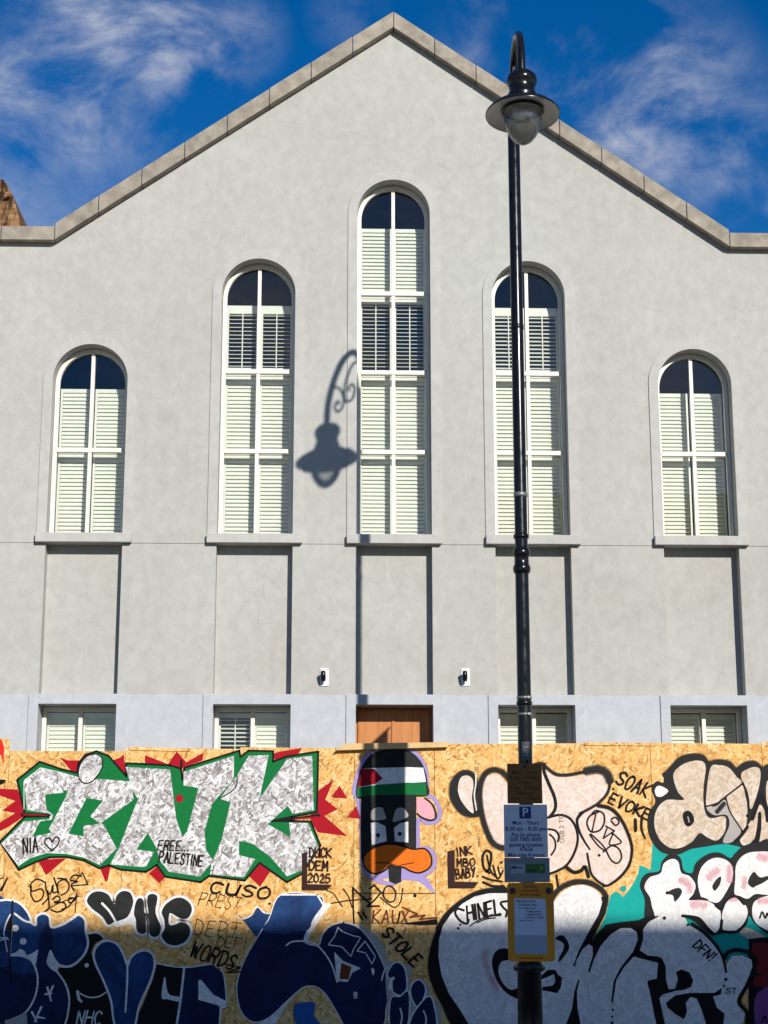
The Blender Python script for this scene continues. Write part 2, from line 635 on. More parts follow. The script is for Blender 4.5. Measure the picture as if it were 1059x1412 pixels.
def crom(pts, closed=False, sub=6):
    n = len(pts)
    if n < 3:
        return list(pts)
    out = []
    rng = range(n if closed else n - 1)
    for i in rng:
        if closed:
            p0, p1, p2, p3 = pts[(i - 1) % n], pts[i], pts[(i + 1) % n], pts[(i + 2) % n]
        else:
            p0, p1, p2, p3 = pts[max(i - 1, 0)], pts[i], pts[i + 1], pts[min(i + 2, n - 1)]
        for k in range(sub):
            t = k / sub
            out.append(tuple(0.5 * (2 * b + (c - a) * t + (2 * a - 5 * b + 4 * c - d) * t * t + (3 * b - a - 3 * c + d) * t ** 3)
                             for a, b, c, d in zip(p0, p1, p2, p3)))
    if not closed:
        out.append(tuple(pts[-1]))
    return out


# ================================================================== SETTING
ROAD_Z = -0.12
box('pavement', M['paving'], None, -60, 60, -4.35, 0.6, -0.3, 0.0)['kind'] = 'structure'
box('kerb', M['kerb'], None, -60, 60, -4.50, -4.352, -0.3, 0.003, bevel=0.01)['kind'] = 'structure'
box('road', M['asphalt'], None, -60, 60, -15.0, -4.502, -0.4, ROAD_Z)['kind'] = 'structure'
box('kerb', M['kerb'], None, -60, 60, -15.15, -15.002, -0.3, 0.003, bevel=0.01)['kind'] = 'structure'
box('pavement', M['paving'], None, -60, 60, -34.0, -15.152, -0.3, 0.0)['kind'] = 'structure'
box('ground', M['asphalt'], None, -120, 120, -120, 120, -0.8, -0.42)['kind'] = 'structure'
m = MB()
for s in (-14.55, -14.35, -5.05, -4.85):
    m.box(-60, 60, s, s + 0.09, ROAD_Z + 0.004, ROAD_Z + 0.006)
m.build('road_marking', m_flat('yellow road paint', (0.62, 0.46, 0.06), 0.7))['kind'] = 'structure'

# ================================================================== GABLED BUILDING
bld = empty('gabled_building', (0, 0, 0), 'pale grey rendered gabled building with five arched shuttered windows', 'building')
XC = (-3.535, -1.595, 0.0, 1.595, 3.535)
TOPZ = (7.782, 8.862, 9.885, 8.862, 7.782)
HW = 0.435
SILL_T, SILL_B = 5.515, 5.408
EAVE_X, EAVE_Z, APEX_Z = 4.008, 9.03, 11.84
BX = 7.6
T_W = 0.36


def arch_loop(cx, hw, zb, ztop_c, n=28, r=None):
    """opening: flat foot, semicircular head of radius hw on springing ztop_c"""
    lp = [(cx - hw, zb), (cx + hw, zb)]
    for k in range(n + 1):
        a = PI * k / n
        lp.append((cx + hw * math.cos(a), ztop_c + hw * math.sin(a)))
    return lp


m = MB()
outer = [(-BX, 5.412), (BX, 5.412), (BX, EAVE_Z), (EAVE_X, EAVE_Z), (0, APEX_Z), (-EAVE_X, EAVE_Z), (-BX, EAVE_Z)]
holes = [arch_loop(x, HW, SILL_T, z - HW) for x, z in zip(XC, TOPZ)]
m.plate([outer] + holes, 0.0, T_W)
m.build('gable_wall', M['render'], bld)
# piers between the recessed panels and the ground-floor openings
edges = [-BX] + [v for x in XC for v in (x - HW, x + HW)] + [BX]
Z_G = 3.688
GF_HEAD = 3.578
for i in range(0, len(edges), 2):
    box('wall_pier', M['render'], bld, edges[i], edges[i + 1], 0.0, T_W, Z_G + 0.001, 5.406)
    box('ground_floor_pier', M['render_low'], bld, edges[i], edges[i + 1], -0.004, T_W, 0.0, Z_G)
for i, x in enumerate(XC):
    box('lintel', M['render_low'], bld, x - HW + 0.001, x + HW - 0.001, -0.004, T_W, GF_HEAD, Z_G)
    box('recessed_panel', M['render'], bld, x - HW + 0.001, x + HW - 0.001, 0.155, T_W - 0.01, Z_G + 0.001, 5.50)
    # raised band round the arch
    z = TOPZ[i] - HW
    ri, ro = HW - 0.003, HW + 0.109
    lp = [(x + ro, SILL_T + 0.001)]
    N = 30
    for k in range(N + 1):
        a = PI * k / N
        lp.append((x + ro * math.cos(a), z + ro * math.sin(a)))
    lp += [(x - ro, SILL_T + 0.001), (x - ri, SILL_T + 0.001)]
    for k in range(N, -1, -1):
        a = PI * k / N
        lp.append((x + ri * math.cos(a), z + ri * math.sin(a)))
    lp.append((x + ri, SILL_T + 0.001))
    m = MB()
    m.plate([lp], -0.016, 0.004)
    m.build('architrave', M['trim'], bld, 0.006)
    # sill
    box('sill', M['trim'], bld, x - 0.544, x + 0.544, -0.075, -0.0005, SILL_B, SILL_T, bevel=0.006)
    # square surround on the ground floor
    m = MB()
    so, si = 0.543, HW - 0.003
    m.plate([[(x - so, 0.02), (x - si, 0.02), (x - si, GF_HEAD - 0.003), (x + si, GF_HEAD - 0.003), (x + si, 0.02),
              (x + so, 0.02), (x + so, Z_G + 0.002), (x - so, Z_G + 0.002)]], -0.022, 0.002)
    m.build('surround', M['render_low'], bld, 0.005)
# backing behind the hairline joint at sill level
box('joint_backing', M['render'], bld, -BX, -4.2, 0.008, 0.02, 5.405, 5.413)
for i in range(5):
    x0 = XC[i] + HW
    x1 = XC[i + 1] - HW if i < 4 else BX
    box('joint_backing', M['render'], bld, x0, x1, 0.010, 0.02, 5.405, 5.413)
# shell behind the front
box('side_wall', M['brick'], bld, -BX, -BX + 0.3, T_W + 0.001, 13, 0, EAVE_Z - 0.05)
box('side_wall', M['brick'], bld, BX - 0.3, BX, T_W + 0.001, 13, 0, EAVE_Z - 0.05)
m = MB()
m.plate([[(-BX, 0), (BX, 0), (BX, EAVE_Z - .05), (EAVE_X, EAVE_Z - .05), (0, APEX_Z - .1), (-EAVE_X, EAVE_Z - .05), (-BX, EAVE_Z - .05)]], 13.001, 13.3)
m.build('rear_wall', M['brick'], bld)
m = MB()
m.plate([[(-BX, EAVE_Z - .22), (-EAVE_X + .05, EAVE_Z - .22), (0, APEX_Z - .26), (EAVE_X - .05, EAVE_Z - .22), (BX, EAVE_Z - .22),
          (BX, EAVE_Z - .06), (EAVE_X, EAVE_Z - .06), (0, APEX_Z - .09), (-EAVE_X, EAVE_Z - .06), (-BX, EAVE_Z - .06)]], T_W + .002, 13.0)
m.build('roof', M['roof'], bld)
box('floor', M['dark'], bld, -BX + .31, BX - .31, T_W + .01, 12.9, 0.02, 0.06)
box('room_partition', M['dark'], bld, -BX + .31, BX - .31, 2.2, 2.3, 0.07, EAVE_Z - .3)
# coping stones
CO, CB, CH = -0.11, 0.42, 0.175


def coping(p, q, n):
    for k in range(n):
        a = [p[j] + (q[j] - p[j]) * (k / n) for j in (0, 1)]
        b = [p[j] + (q[j] - p[j]) * ((k + 1) / n) for j in (0, 1)]
        dx, dz = b[0] - a[0], b[1] - a[1]
        L = math.hypot(dx, dz)
        ux, uz = dx / L, dz / L
        g = 0.004
        # vertical joints, true to the rake
        a = (a[0] + ux * g, a[1] + uz * g)
        b = (b[0] - ux * g, b[1] - uz * g)
        h = CH / max(0.6, ux) + random.uniform(-.006, .006)
        o = random.uniform(-.006, .006)
        m = MB()
        m.plate([[a, b, (b[0], b[1] + h), (a[0], a[1] + h)]], CO + o, CB)
        m.build('coping_stone', M['stone'], bld, 0.008)


coping((-BX, EAVE_Z + .001), (-EAVE_X - .63, EAVE_Z + .001), 4)
coping((-EAVE_X - .63, EAVE_Z + .001), (-EAVE_X, EAVE_Z + .001), 1)
coping((-EAVE_X, EAVE_Z + .001), (0, APEX_Z + .001), 8)
coping((0, APEX_Z + .001), (EAVE_X, EAVE_Z + .001), 8)
coping((EAVE_X, EAVE_Z + .001), (BX, EAVE_Z + .001), 5)

# ------------------------------------------------------------------ windows
FY0, FY1 = 0.17, 0.235
SHY = 0.355
TR = (6.545, 7.515, 8.50)
SH_TOP = {0: 7.34, 1: 8.40, 2: 9.40, 3: 8.40, 4: 7.34}
NSLAT = [0]


def slat_mesh(w, tilt):
    key = ('slat', round(w, 4), round(tilt, 3))
    if key in M:
        return M[key]
    m = MB()
    c, t = 0.060, 0.009
    vs = []
    for x in (-w / 2, w / 2):
        for (u, v) in ((-c / 2, -t / 3), (c / 2, -t / 3), (c / 2, t / 3), (0, t / 1.6), (-c / 2, t / 3)):
            vs.append((x, u * math.cos(tilt) - v * math.sin(tilt), u * math.sin(tilt) + v * math.cos(tilt)))
    m.add(vs, [(0, 1, 2, 3, 4), (9, 8, 7, 6, 5)] + [(i, i + 5, (i + 1) % 5 + 5, (i + 1) % 5) for i in range(5)])
    M[key] = m.mesh('slat', M['shutter'])
    return M[key]


def shutter(win, x0, x1, z0, z1, tilt, y=SHY, rail=0.05, loose=True):
    st = 0.028
    m = MB()
    m.box(x0, x0 + st, y, y + .03, z0, z1)
    m.box(x1 - st, x1, y, y + .03, z0, z1)
    m.box(x0 + st, x1 - st, y + .001, y + .029, z0, z0 + rail)
    m.box(x0 + st, x1 - st, y + .001, y + .029, z1 - rail, z1)
    m.build('shutter', M['shutter'], win)
    if tilt < 0.9:
        box('tilt_rod', M['shutter'], win, (x0 + x1) / 2 - .006, (x0 + x1) / 2 + .006, y - .012, y - .002, z0 + rail, z1 - rail)
    n = max(1, int(round((z1 - z0 - 2 * rail) / 0.0475)))
    p = (z1 - z0 - 2 * rail) / n
    me = slat_mesh(round(x1 - x0 - 2 * st - .004, 4), tilt)
    mb = MB()
    for k in range(n):
        zc = z0 + rail + (k + .5) * p
        if loose and NSLAT[0] < 300:
            o = link('slat', me, win)
            o.location = Vector(((x0 + x1) / 2, y + .015, zc)) + o.location
            o.rotation_euler = (random.uniform(-.05, .05), 0, 0)
            NSLAT[0] += 1
        else:
            r = random.uniform(-.05, .05)
            vs = []
            for v in me.vertices:
                cy_, cz_ = v.co.y * math.cos(r) - v.co.z * math.sin(r), v.co.y * math.sin(r) + v.co.z * math.cos(r)
                vs.append(((x0 + x1) / 2 + v.co.x, y + .015 + cy_, zc + cz_))
            mb.add(vs, [tuple(pp.vertices) for pp in me.polygons])
    if mb.v:
        mb.build('slat_bank', M['shutter'], win)['kind'] = 'stuff'


CLOSED, OPEN = 1.10, 0.30
for i, x in enumerate(XC):
    z = TOPZ[i] - HW
    zb = SILL_T + 0.002
    fo, fi = HW - 0.004, HW - 0.052
    N = 28
    lo = [(x - fo, zb), (x + fo, zb)] + [(x + fo * math.cos(PI * k / N), z + fo * math.sin(PI * k / N)) for k in range(N + 1)]
    li = [(x - fi, zb + .05), (x + fi, zb + .05)] + [(x + fi * math.cos(PI * k / N), z + fi * math.sin(PI * k / N)) for k in range(N + 1)]
    m = MB()
    m.plate([lo, li], FY0, FY1)
    win = m.build('window', M['frame'], bld, 0.004)
    nrow = {0: 1, 1: 2, 2: 3, 3: 2, 4: 1}[i]
    levels = [zb + .05] + list(TR[:nrow])
    for zt in TR[:nrow]:
        box('transom', M['frame'], win, x - fi, x + fi, FY0 - .012, FY1 - .01, zt - .026, zt + .026, bevel=.004)
    cells = []
    for r in range(nrow + 1):
        z0 = levels[r] + (.026 if r else 0)
        z1 = levels[r + 1] - .026 if r < nrow else z + fi
        box('mullion', M['frame'], win, x - .021, x + .021, FY0 - .004, FY1 - .012, z0, z1 - (.001 if r < nrow else .004), bevel=.003)
        for s in (-1, 1):
            m = MB()
            gy = FY0 + .035
            if r < nrow:
                xa, xb = sorted((x + s * .021, x + s * fi))
                m.add([(xa, gy, z0), (xb, gy, z0), (xb, gy, z1), (xa, gy, z1)], [(0, 1, 2, 3)])
            else:
                pts = [(x + s * .021, z0), (x + s * fi, z0)]
                for k in range(13):
                    a = (PI / 2 - .055) * k / 12
                    pts.append((x + s * fi * math.cos(a), z + fi * math.sin(a)))
                m.add([(p[0], gy, p[1]) for p in pts], [tuple(range(len(pts)))])
            m.build('pane', M['glass'], win)
            # shutter behind the pane
            xa, xb = sorted((x + s * .012, x + s * (fi + .012)))
            t = CLOSED
            rail = .045
            if (i in (1, 3) and r == 2) or (i == 2 and r == 2):
                t = OPEN if i != 3 else 0.52
                rail = .10 if i != 2 else .06
            za = levels[r] + (.004 if r else -.02)
            zc = levels[r + 1] - .004 if r < nrow else SH_TOP[i]
            shutter(win, xa, xb, za, zc, t, rail=rail)
# ground-floor windows
for i, x in enumerate(XC):
    if i == 2:
        continue
    y0 = 0.26
    zb, zt = 1.0, GF_HEAD - .004
    fo, fi = HW - .004, HW - .05
    m = MB()
    m.plate([[(x - fo, zb), (x + fo, zb), (x + fo, zt), (x - fo, zt)], [(x - fi, zb + .05), (x + fi, zb + .05), (x + fi, zt - .05), (x - fi, zt - .05)]], y0, y0 + .06)
    win = m.build('window', M['frame'], bld, .004)
    box('mullion', M['frame'], win, x - .022, x + .022, y0 - .004, y0 + .05, zb + .05, zt - .051, bevel=.003)
    box('window_board', M['trim'], win, x - HW + .002, x + HW - .002, -.003, y0, .9, zb - .002)
    for s in (-1, 1):
        xa, xb = sorted((x + s * .022, x + s * fi))
        m = MB()
        m.add([(xa, y0 + .03, zb + .05), (xb, y0 + .03, zb + .05), (xb, y0 + .03, zt - .05), (xa, y0 + .03, zt - .05)], [(0, 1, 2, 3)])
        m.build('pane', M['glass'], win)
        xa, xb = sorted((x + s * .012, x + s * (fi + .012)))
        shutter(win, xa, xb, zb + .03, zt - .055, OPEN if (i == 1 and s < 0) else CLOSED, y=y0 + .15, rail=.055, loose=False)
# street door
door = box('door', M['door'], bld, -HW + .004, HW - .004, 0.352, 0.40, 0.02, GF_HEAD - .003)
for s in (-1, 1):
    xa, xb = sorted((s * .006, s * (HW - .03)))
    d = box('door_leaf', M['door'], door, xa, xb, 0.328, 0.3515, 0.05, GF_HEAD - .03, bevel=.004)
box('meeting_stile', M['door'], door, -.02, .012, .312, .3275, .05, GF_HEAD - .03, bevel=.004)

# ================================================================== wall spotlights
for n, px in enumerate((447, 641.5)):
    c = un(px, 934, 0)
    sp = empty('wall_spotlight', (c.x, 0, c.z), ('small black wall spotlight on white plate below the lamp shadow', 'small black wall spotlight on white plate beside the lamp column')[n], 'spotlight', 'spotlights above the door')
    x, z = c.x, c.z
    box('back_plate', M['plate'], sp, x - .045, x + .05, -.014, -.0005, z - .10, z + .10, bevel=.004)
    m = MB()
    m.tube([(x, -.014, z + .045), (x, -.06, z + .045), (x - .005, -.075, z + .0)], .014, 8)
    m.build('bracket', M['black_iron'], sp)
    m = MB()
    m.tube([(x - .012, -.115, z + .055), (x - .01, -.085, z - .01), (x - .008, -.07, z - .05)], [.026, .03, .024], 12)
    m.build('lamp_head', M['black_iron'], sp)
    m = MB()
    for sx in (-.03, .035):
        for sz in (-.085, .085):
            m.box(x + sx - .005, x + sx + .005, -.018, -.0135, z + sz - .005, z + sz + .005)
    m.build('screw', M['band'], sp)

# ================================================================== HOARDING
YH = -0.12
hd = empty('hoarding', (0, YH, 0), 'graffiti covered hoarding of chipboard sheets along the building front', 'hoarding')
SEAM = [-5.48, -4.24, -2.971, -1.713, -0.45, 0.437, 1.636, 2.840, 4.088, 5.33]
TOPP = [(0, 1018), (80, 1035.5), (240, 1032), (400, 1031), (545, 1030), (670, 1026), (830, 1025), (980, 1025), (1100, 1023)]
ROWZ = 0.655
for k in range(len(SEAM) - 1):
    xa, xb = SEAM[k] + .0025, SEAM[k + 1] - .0025
    zt = un(TOPP[k][0] if k else -40, TOPP[k][1], YH).z
    tl = random.uniform(-.006, .006)
    j = random.uniform(0, .0014)
    rows = [(0.02, ROWZ - .002), (ROWZ + .002, zt)]
    if k == 4:
        z1, z2 = un(545, 1232, YH).z, un(545, 1273, YH).z
        rows = [(0.02, ROWZ - .002), (ROWZ + .002, z2 - .003), (z2 + .003, z1 - .002), (z1 + .002, zt)]
    for ri, (za, zb) in enumerate(rows):
        m = MB()
        t0, t1 = (tl, -tl) if ri == len(rows) - 1 else (0, 0)
        m.plate([[(xa, za), (xb, za), (xb, zb + t1), (xa, zb + t0)]], YH + j, YH + j + .018)
        m.build('chipboard_sheet', M['osb'], hd, 0.0015)
for k in range(1, len(SEAM) - 1):
    if k in (4, 5):
        continue
    box('stud', M['timber'], hd, SEAM[k] - .04, SEAM[k] + .04, YH + .021, YH + .085, .02, 2.95)
for za in (1.0, 2.85):
    box('rail', M['timber'], hd, -5.4, -.5, YH + .086, YH + .113, za, za + .09)
    box('rail', M['timber'], hd, .5, 5.3, YH + .086, YH + .113, za, za + .09)
# plank across the head of the hatch, battens along the top
A_, B_ = un(476, 1026, YH), un(617, 1024, YH)
m = MB()
m.plate([[(A_.x - .11, A_.z - .075), (B_.x, B_.z - .055), (B_.x, B_.z), (A_.x, A_.z)]], YH - .075, YH + .07)
m.build('plank', M['timber'], hd, .003)
for (xa, xb, ya) in ((178, 262, 1030.5), (806, 905, 1024)):
    a = un(xa, ya, YH)
    b = un(xb, ya + (2 if xa < 300 else 1), YH)
    m = MB()
    m.plate([[(a.x, a.z - .03), (b.x, b.z - .03), (b.x, b.z + .004), (a.x, a.z + .004)]], YH - .012, YH - .001)
    m.build('batten', M['osb'], hd, .002)


# ------------------------------------------------------------------ graffiti
def zone(ox, oy, s):
    return lambda pts: [(ox + x / s, oy + y / s) for x, y in pts]


PX = zone(0, 0, 1)
ZA, ZB = zone(0, 1010, 2.942), zone(320, 1010, 2.942)
T1, T2, DK = zone(0, 1010, 4.814), zone(200, 1010, 3.782), zone(460, 1000, 5.883)
A1, A2, A3, A4 = (zone(o, 1200, 5.883) for o in (0, 160, 320, 460))
C1, C2 = zone(600, 1020, 5.883), zone(740, 1020, 5.883)
C3 = zone(880, 1020, 5.916)
C4, C5 = zone(590, 1200, 5.883), zone(740, 1200, 5.883)
C6 = zone(880, 1200, 5.916)
XLIM = (-5.45, 5.3)


class Paint:
    """flat layers of paint lying on the front of the hoarding; points are surveyed picture points"""
    STEP = 0.00014

    def __init__(self, base=0):
        self.k = base
        self.v, self.f, self.c, self.mi, self.mats = [], [], [], [], []

    def y(self):
        self.k += 1
        return YH - 0.0012 - self.k * self.STEP

    def midx(self, mat):
        if mat not in self.mats:
            self.mats.append(mat)
        return self.mats.index(mat)

    def w(self, p, y):
        q = un(p[0], p[1], YH)
        return (min(max(q.x, XLIM[0]), XLIM[1]), y, max(q.z, 0.03))

    def put(self, vs, fs, cov, mat):
        o = len(self.v)
        self.v += vs
        self.f += [tuple(i + o for i in f) for f in fs]
        self.c += cov
        self.mi += [self.midx(mat)] * len(fs)

    def fill(self, pts, mat, smooth=True, soft=0.0):
        if smooth:
            pts = crom(pts, True, 5)
        y = self.y()
        vs = [self.w(p, y) for p in pts]
        tris = tessellate_polygon([[Vector((v[0], v[2], 0)) for v in vs]])
        fs = []
        for t in tris:
            A, B, C_ = (vs[i] for i in t)
            cr = (B[0] - A[0]) * (C_[2] - A[2]) - (B[2] - A[2]) * (C_[0] - A[0])
            fs.append(tuple(t) if cr > 0 else (t[0], t[2], t[1]))
        self.put(vs, fs, [1.0] * len(vs), mat)

    def stroke(self, pts, w, mat, closed=False, smooth=True, soft=0.0, taper=(1, 1), cover=1.0):
        if smooth and len(pts) > 2:
            pts = crom(pts, closed, 6)
        if closed:
            pts = list(pts) + [pts[0]]
        if not smooth and len(pts) > 2 and not soft:
            k0 = self.k
            for i in range(len(pts) - 1):
                self.k = k0
                u0, u1 = i / (len(pts) - 1), (i + 1) / (len(pts) - 1)
                self.stroke([pts[i], pts[i + 1]], w, mat, taper=(taper[0] + (taper[1] - taper[0]) * u0, taper[0] + (taper[1] - taper[0]) * u1))
                k0 = self.k - 1 + (i % 2) * 0.35
            self.k = int(k0) + 2
            return
        y = self.y()
        n = len(pts)
        hw = w / 2
        # round caps as extra rows
        rows = []
        ds = []
        for i in range(n):
            a, b = pts[max(i - 1, 0)], pts[min(i + 1, n - 1)]
            dx, dy = b[0] - a[0], b[1] - a[1]
            L = math.hypot(dx, dy) or 1
            ds.append((dx / L, dy / L))
        seq = [(pts[i], ds[i], 1.0, i / max(1, n - 1)) for i in range(n)]
        if not closed:
            h0, h1 = hw * taper[0], hw * taper[1]
            cap0 = [((pts[0][0] - ds[0][0] * h0 * s, pts[0][1] - ds[0][1] * h0 * s), ds[0], c, 0) for s, c in ((1.0, .15), (.87, .5), (.5, .87))]
            cap1 = [((pts[-1][0] + ds[-1][0] * h1 * s, pts[-1][1] + ds[-1][1] * h1 * s), ds[-1], c, 1) for s, c in ((.5, .87), (.87, .5), (1.0, .15))]
            seq = cap0 + seq + cap1
        vs, cov = [], []
        cols = ((-1, 0), (-.45, 1), (.45, 1), (1, 0)) if soft else ((-1, 1), (1, 1))
        m_ = len(cols)
        for p, d, s, u in seq:
            tw = hw * s * (taper[0] + (taper[1] - taper[0]) * u)
            for c, cv in cols:
                cc = c * (1 + soft if abs(c) == 1 else 1) * tw
                vs.append(self.w((p[0] - d[1] * cc, p[1] + d[0] * cc), y))
                cov.append(cover if cv else 0.12)
        fs = []
        for i in range(len(seq) - 1):
            for j in range(m_ - 1):
                fs.append((i * m_ + j, (i + 1) * m_ + j, (i + 1) * m_ + j + 1, i * m_ + j + 1))
        self.put(vs, fs, cov, mat)

    def dot(self, p, r, mat):
        self.fill([(p[0] + r * math.cos(a * PI / 5), p[1] + r * math.sin(a * PI / 5)) for a in range(10)], mat)

    def scrawl(self, text, x, y, h, cw, w, mat, rot=0.0, slant=0.0, jit=0.06):
        rnd = random.Random(hash(text) % 999 if False else sum(map(ord, text)))
        ca, sa = math.cos(rot), math.sin(rot)
        pen = 0.0
        yk = self.k
        for ch in text:
            if ch == ' ':
                pen += cw * .7
                continue
            gw = cw * (.35 if ch in 'I.!1' else 1)
            for st in GLYPH[ch]:
                pts = []
                for gx, gy in st:
                    lx = pen + (gx / 4.0) * cw * .74 - (gy / 6.0 - 1) * slant * h + rnd.uniform(-jit, jit) * cw
                    ly = (gy / 6.0) * h + rnd.uniform(-jit, jit) * h * .6
                    pts.append((x + lx * ca - ly * sa, y + lx * sa + ly * ca))
                self.stroke(pts, w * 1.22 * rnd.uniform(.9, 1.12), mat, smooth=ch in 'BCDGOPQRSUJ0235689', taper=(1, rnd.uniform(.7, 1)))
            pen += gw * (1.0 if gw == cw else 1.35)

    def build(self, label):
        me = bpy.data.meshes.new('graffiti')
        me.from_pydata(self.v, [], self.f)
        for mt in self.mats:
            me.materials.append(PAINT[mt])
        me.polygons.foreach_set('material_index', self.mi)
        at = me.attributes.new('cov', 'FLOAT', 'POINT')
        at.data.foreach_set('value', self.c)
        bm = bmesh.new()
        bm.from_mesh(me)
        bm.normal_update()
        for f in bm.faces:
            if f.normal.y > 0:
                f.normal_flip()
        bm.to_mesh(me)
        bm.free()
        o = link('graffiti', me, hd)
        o['label'] = label
        return o


GLYPH = {
    'A': [[(0, 6), (2, 0), (4, 6)], [(.7, 4), (3.4, 3.8)]],
    'B': [[(0, 0), (0, 6)], [(0, 0), (2.5, .2), (3, 1.5), (2, 2.8), (.3, 3), (2.4, 3), (3.6, 4.2), (3, 5.7), (0, 6)]],
    'C': [[(3.8, 1), (2.5, 0), (.8, .6), (0, 3), (.8, 5.5), (2.5, 6), (3.8, 5)]],
    'D': [[(0, 6), (0, 0)], [(0, 0), (2.5, .5), (4, 3), (2.5, 5.6), (0, 6)]],
    'E': [[(3.6, 0), (0, .1), (0, 6), (3.8, 5.9)], [(0, 3), (3, 2.9)]],
    'F': [[(3.8, 0), (0, 0), (0, 6)], [(0, 3), (3, 2.8)]],
    'G': [[(3.8, 1), (2, 0), (.3, 1.5), (0, 4), (1.5, 6), (3.6, 5.3), (3.8, 3.4), (2.2, 3.4)]],
    'H': [[(0, 0), (0, 6)], [(4, 0), (4, 6)], [(0, 3), (4, 2.8)]],
    'I': [[(.6, 0), (.6, 6)]],
    'K': [[(0, 0), (0, 6)], [(3.8, 0), (0, 3.3), (4, 6)]],
    'L': [[(0, 0), (0, 6), (3.6, 5.8)]],
    'M': [[(0, 6), (.4, 0), (2, 3.8), (3.6, 0), (4, 6)]],
    'N': [[(0, 6), (.2, 0), (3.7, 6), (4, 0)]],
    'O': [[(2, 0), (.3, 1.2), (0, 3.5), (1.2, 6), (3.2, 5.6), (4, 3), (3.2, .6), (1.8, 0)]],
    'P': [[(0, 6), (0, 0)], [(0, 0), (2.8, 0), (3.8, 1.5), (2.8, 3), (0, 3.2)]],
    'Q': [[(2, 0), (.3, 1.2), (0, 3.5), (1.2, 6), (3.2, 5.6), (4, 3), (3.2, .6), (1.8, 0)], [(2.5, 4), (4.4, 6.6)]],
    'R': [[(0, 6), (0, 0)], [(0, 0), (2.8, 0), (3.6, 1.5), (2.6, 3), (0, 3.1), (2, 3.2), (3.9, 6)]],
    'S': [[(3.7, .8), (2, 0), (.3, 1.2), (1.2, 2.7), (3.2, 3.6), (3.6, 5), (2, 6), (.1, 5.2)]],
    'T': [[(0, 0), (4, 0)], [(2, 0), (1.9, 6)]],
    'U': [[(0, 0), (.2, 4.6), (1.8, 6), (3.6, 4.8), (4, 0), (4, 6)]],
    'V': [[(0, 0), (2, 6), (4, 0)]],
    'W': [[(0, 0), (.9, 6), (2, 2), (3, 6), (4, 0)]],
    'X': [[(0, 0), (4, 6)], [(4, 0), (0, 6)]],
    'Y': [[(0, 0), (2, 3)], [(4, 0), (1, 6)]],
    'Z': [[(0, 0), (4, 0), (0, 6), (4, 6)]],
    '0': [[(2, 0), (.3, 1.2), (.2, 4.5), (2, 6), (3.8, 4.5), (3.7, 1.2), (2, 0)]],
    '1': [[(.6, 0), (.6, 6)]],
    '2': [[(.2, 1.2), (1.8, 0), (3.6, 1.2), (2.8, 3), (0, 6), (4, 5.9)]],
    '3': [[(.2, .6), (2.4, 0), (3.4, 1.3), (1.6, 2.8), (3.8, 3.8), (3, 5.7), (0, 5.6)]],
    '5': [[(3.6, 0), (.5, 0), (.3, 2.6), (2.6, 2.4), (3.8, 4.2), (2.4, 6), (0, 5.5)]],
    '8': [[(2, 2.8), (.4, 1.4), (2, 0), (3.6, 1.4), (2, 2.8), (.1, 4.4), (2, 6), (3.9, 4.4), (2, 2.8)]],
    '9': [[(3.6, 1.6), (1.8, 0), (.2, 1.6), (1.6, 3.2), (3.6, 1.6), (3.2, 6)]],
    '.': [[(.3, 5.7), (.6, 5.8)]],
    '!': [[(.8, 0), (.5, 4)], [(.4, 5.6), (.4, 5.9)]],
}
# --- INK piece
g = Paint(0)
g.fill(T1([(-20, 372), (118, 378), (178, 545), (60, 625), (-20, 665), (-20, 610), (100, 535), (15, 518), (100, 455), (-20, 410)]), 'red', False)
for pts in ([(398, 165), (450, 185), (530, 185), (520, 255), (480, 265)], [(740, 188), (800, 165), (822, 143), (835, 290)], [(250, 845), (440, 835), (305, 948)], [(665, 905), (735, 880), (715, 985), (700, 990)]):
    g.fill(T1(pts), 'red', False)
for pts in ([(0, 118), (120, 165), (165, 98), (215, 155), (305, 105), (300, 145), (180, 190), (0, 165)], [(20, 735), (70, 690), (110, 750), (75, 785)], [(670, 110), (700, 100), (820, 80), (800, 112), (680, 160)],
            [(895, 310), (985, 245), (940, 350), (1005, 400), (935, 435), (1055, 540), (900, 520), (860, 450)], [(1015, 278), (1055, 345), (970, 335)], [(595, 680), (660, 715), (600, 805), (540, 745)]):
    g.fill(T2(pts), 'red', False)
for pts in ([(45, 490), (110, 590), (0, 590)], [(110, 745), (185, 655), (220, 760)]):
    g.fill(DK(pts), 'red', False)
cont = T1([(0, 725), (125, 912), (240, 858), (330, 828), (440, 826), (560, 850), (660, 902), (722, 882), (800, 910), (965, 925)]) + \
    T2([(25, 715), (62, 690), (105, 752), (290, 780), (335, 748), (520, 772), (597, 680), (740, 780), (822, 735), (915, 590), (865, 465), (765, 462), (660, 462), (765, 440), (896, 415), (903, 100), (740, 125), (668, 152), (668, 98), (540, 95), (497, 128), (492, 95), (205, 185), (200, 250), (185, 188), (130, 172), (0, 165)]) + \
    T1([(960, 210), (838, 205), (838, 290), (720, 155), (640, 125), (565, 150), (522, 205), (512, 268), (410, 245), (265, 195), (115, 315), (165, 540), (340, 548), (340, 556), (165, 560)])
g.fill(cont, 'green', False)
g.stroke(cont, 2.9, 'black', True, False)
g.fill(T1([(160, 320), (270, 235), (420, 270), (525, 300), (575, 335), (650, 308), (868, 325), (888, 445), (672, 600), (690, 615), (775, 770), (665, 880), (560, 830), (440, 805), (310, 800), (200, 835), (125, 885), (12, 735), (160, 590), (330, 575), (330, 538), (180, 515)]), 'silver', False)
g.fill(T1([(300, 412), (420, 400), (418, 382), (448, 388), (436, 430), (325, 640), (345, 665), (215, 692), (265, 592), (345, 578), (352, 545), (310, 515)]), 'green', False)
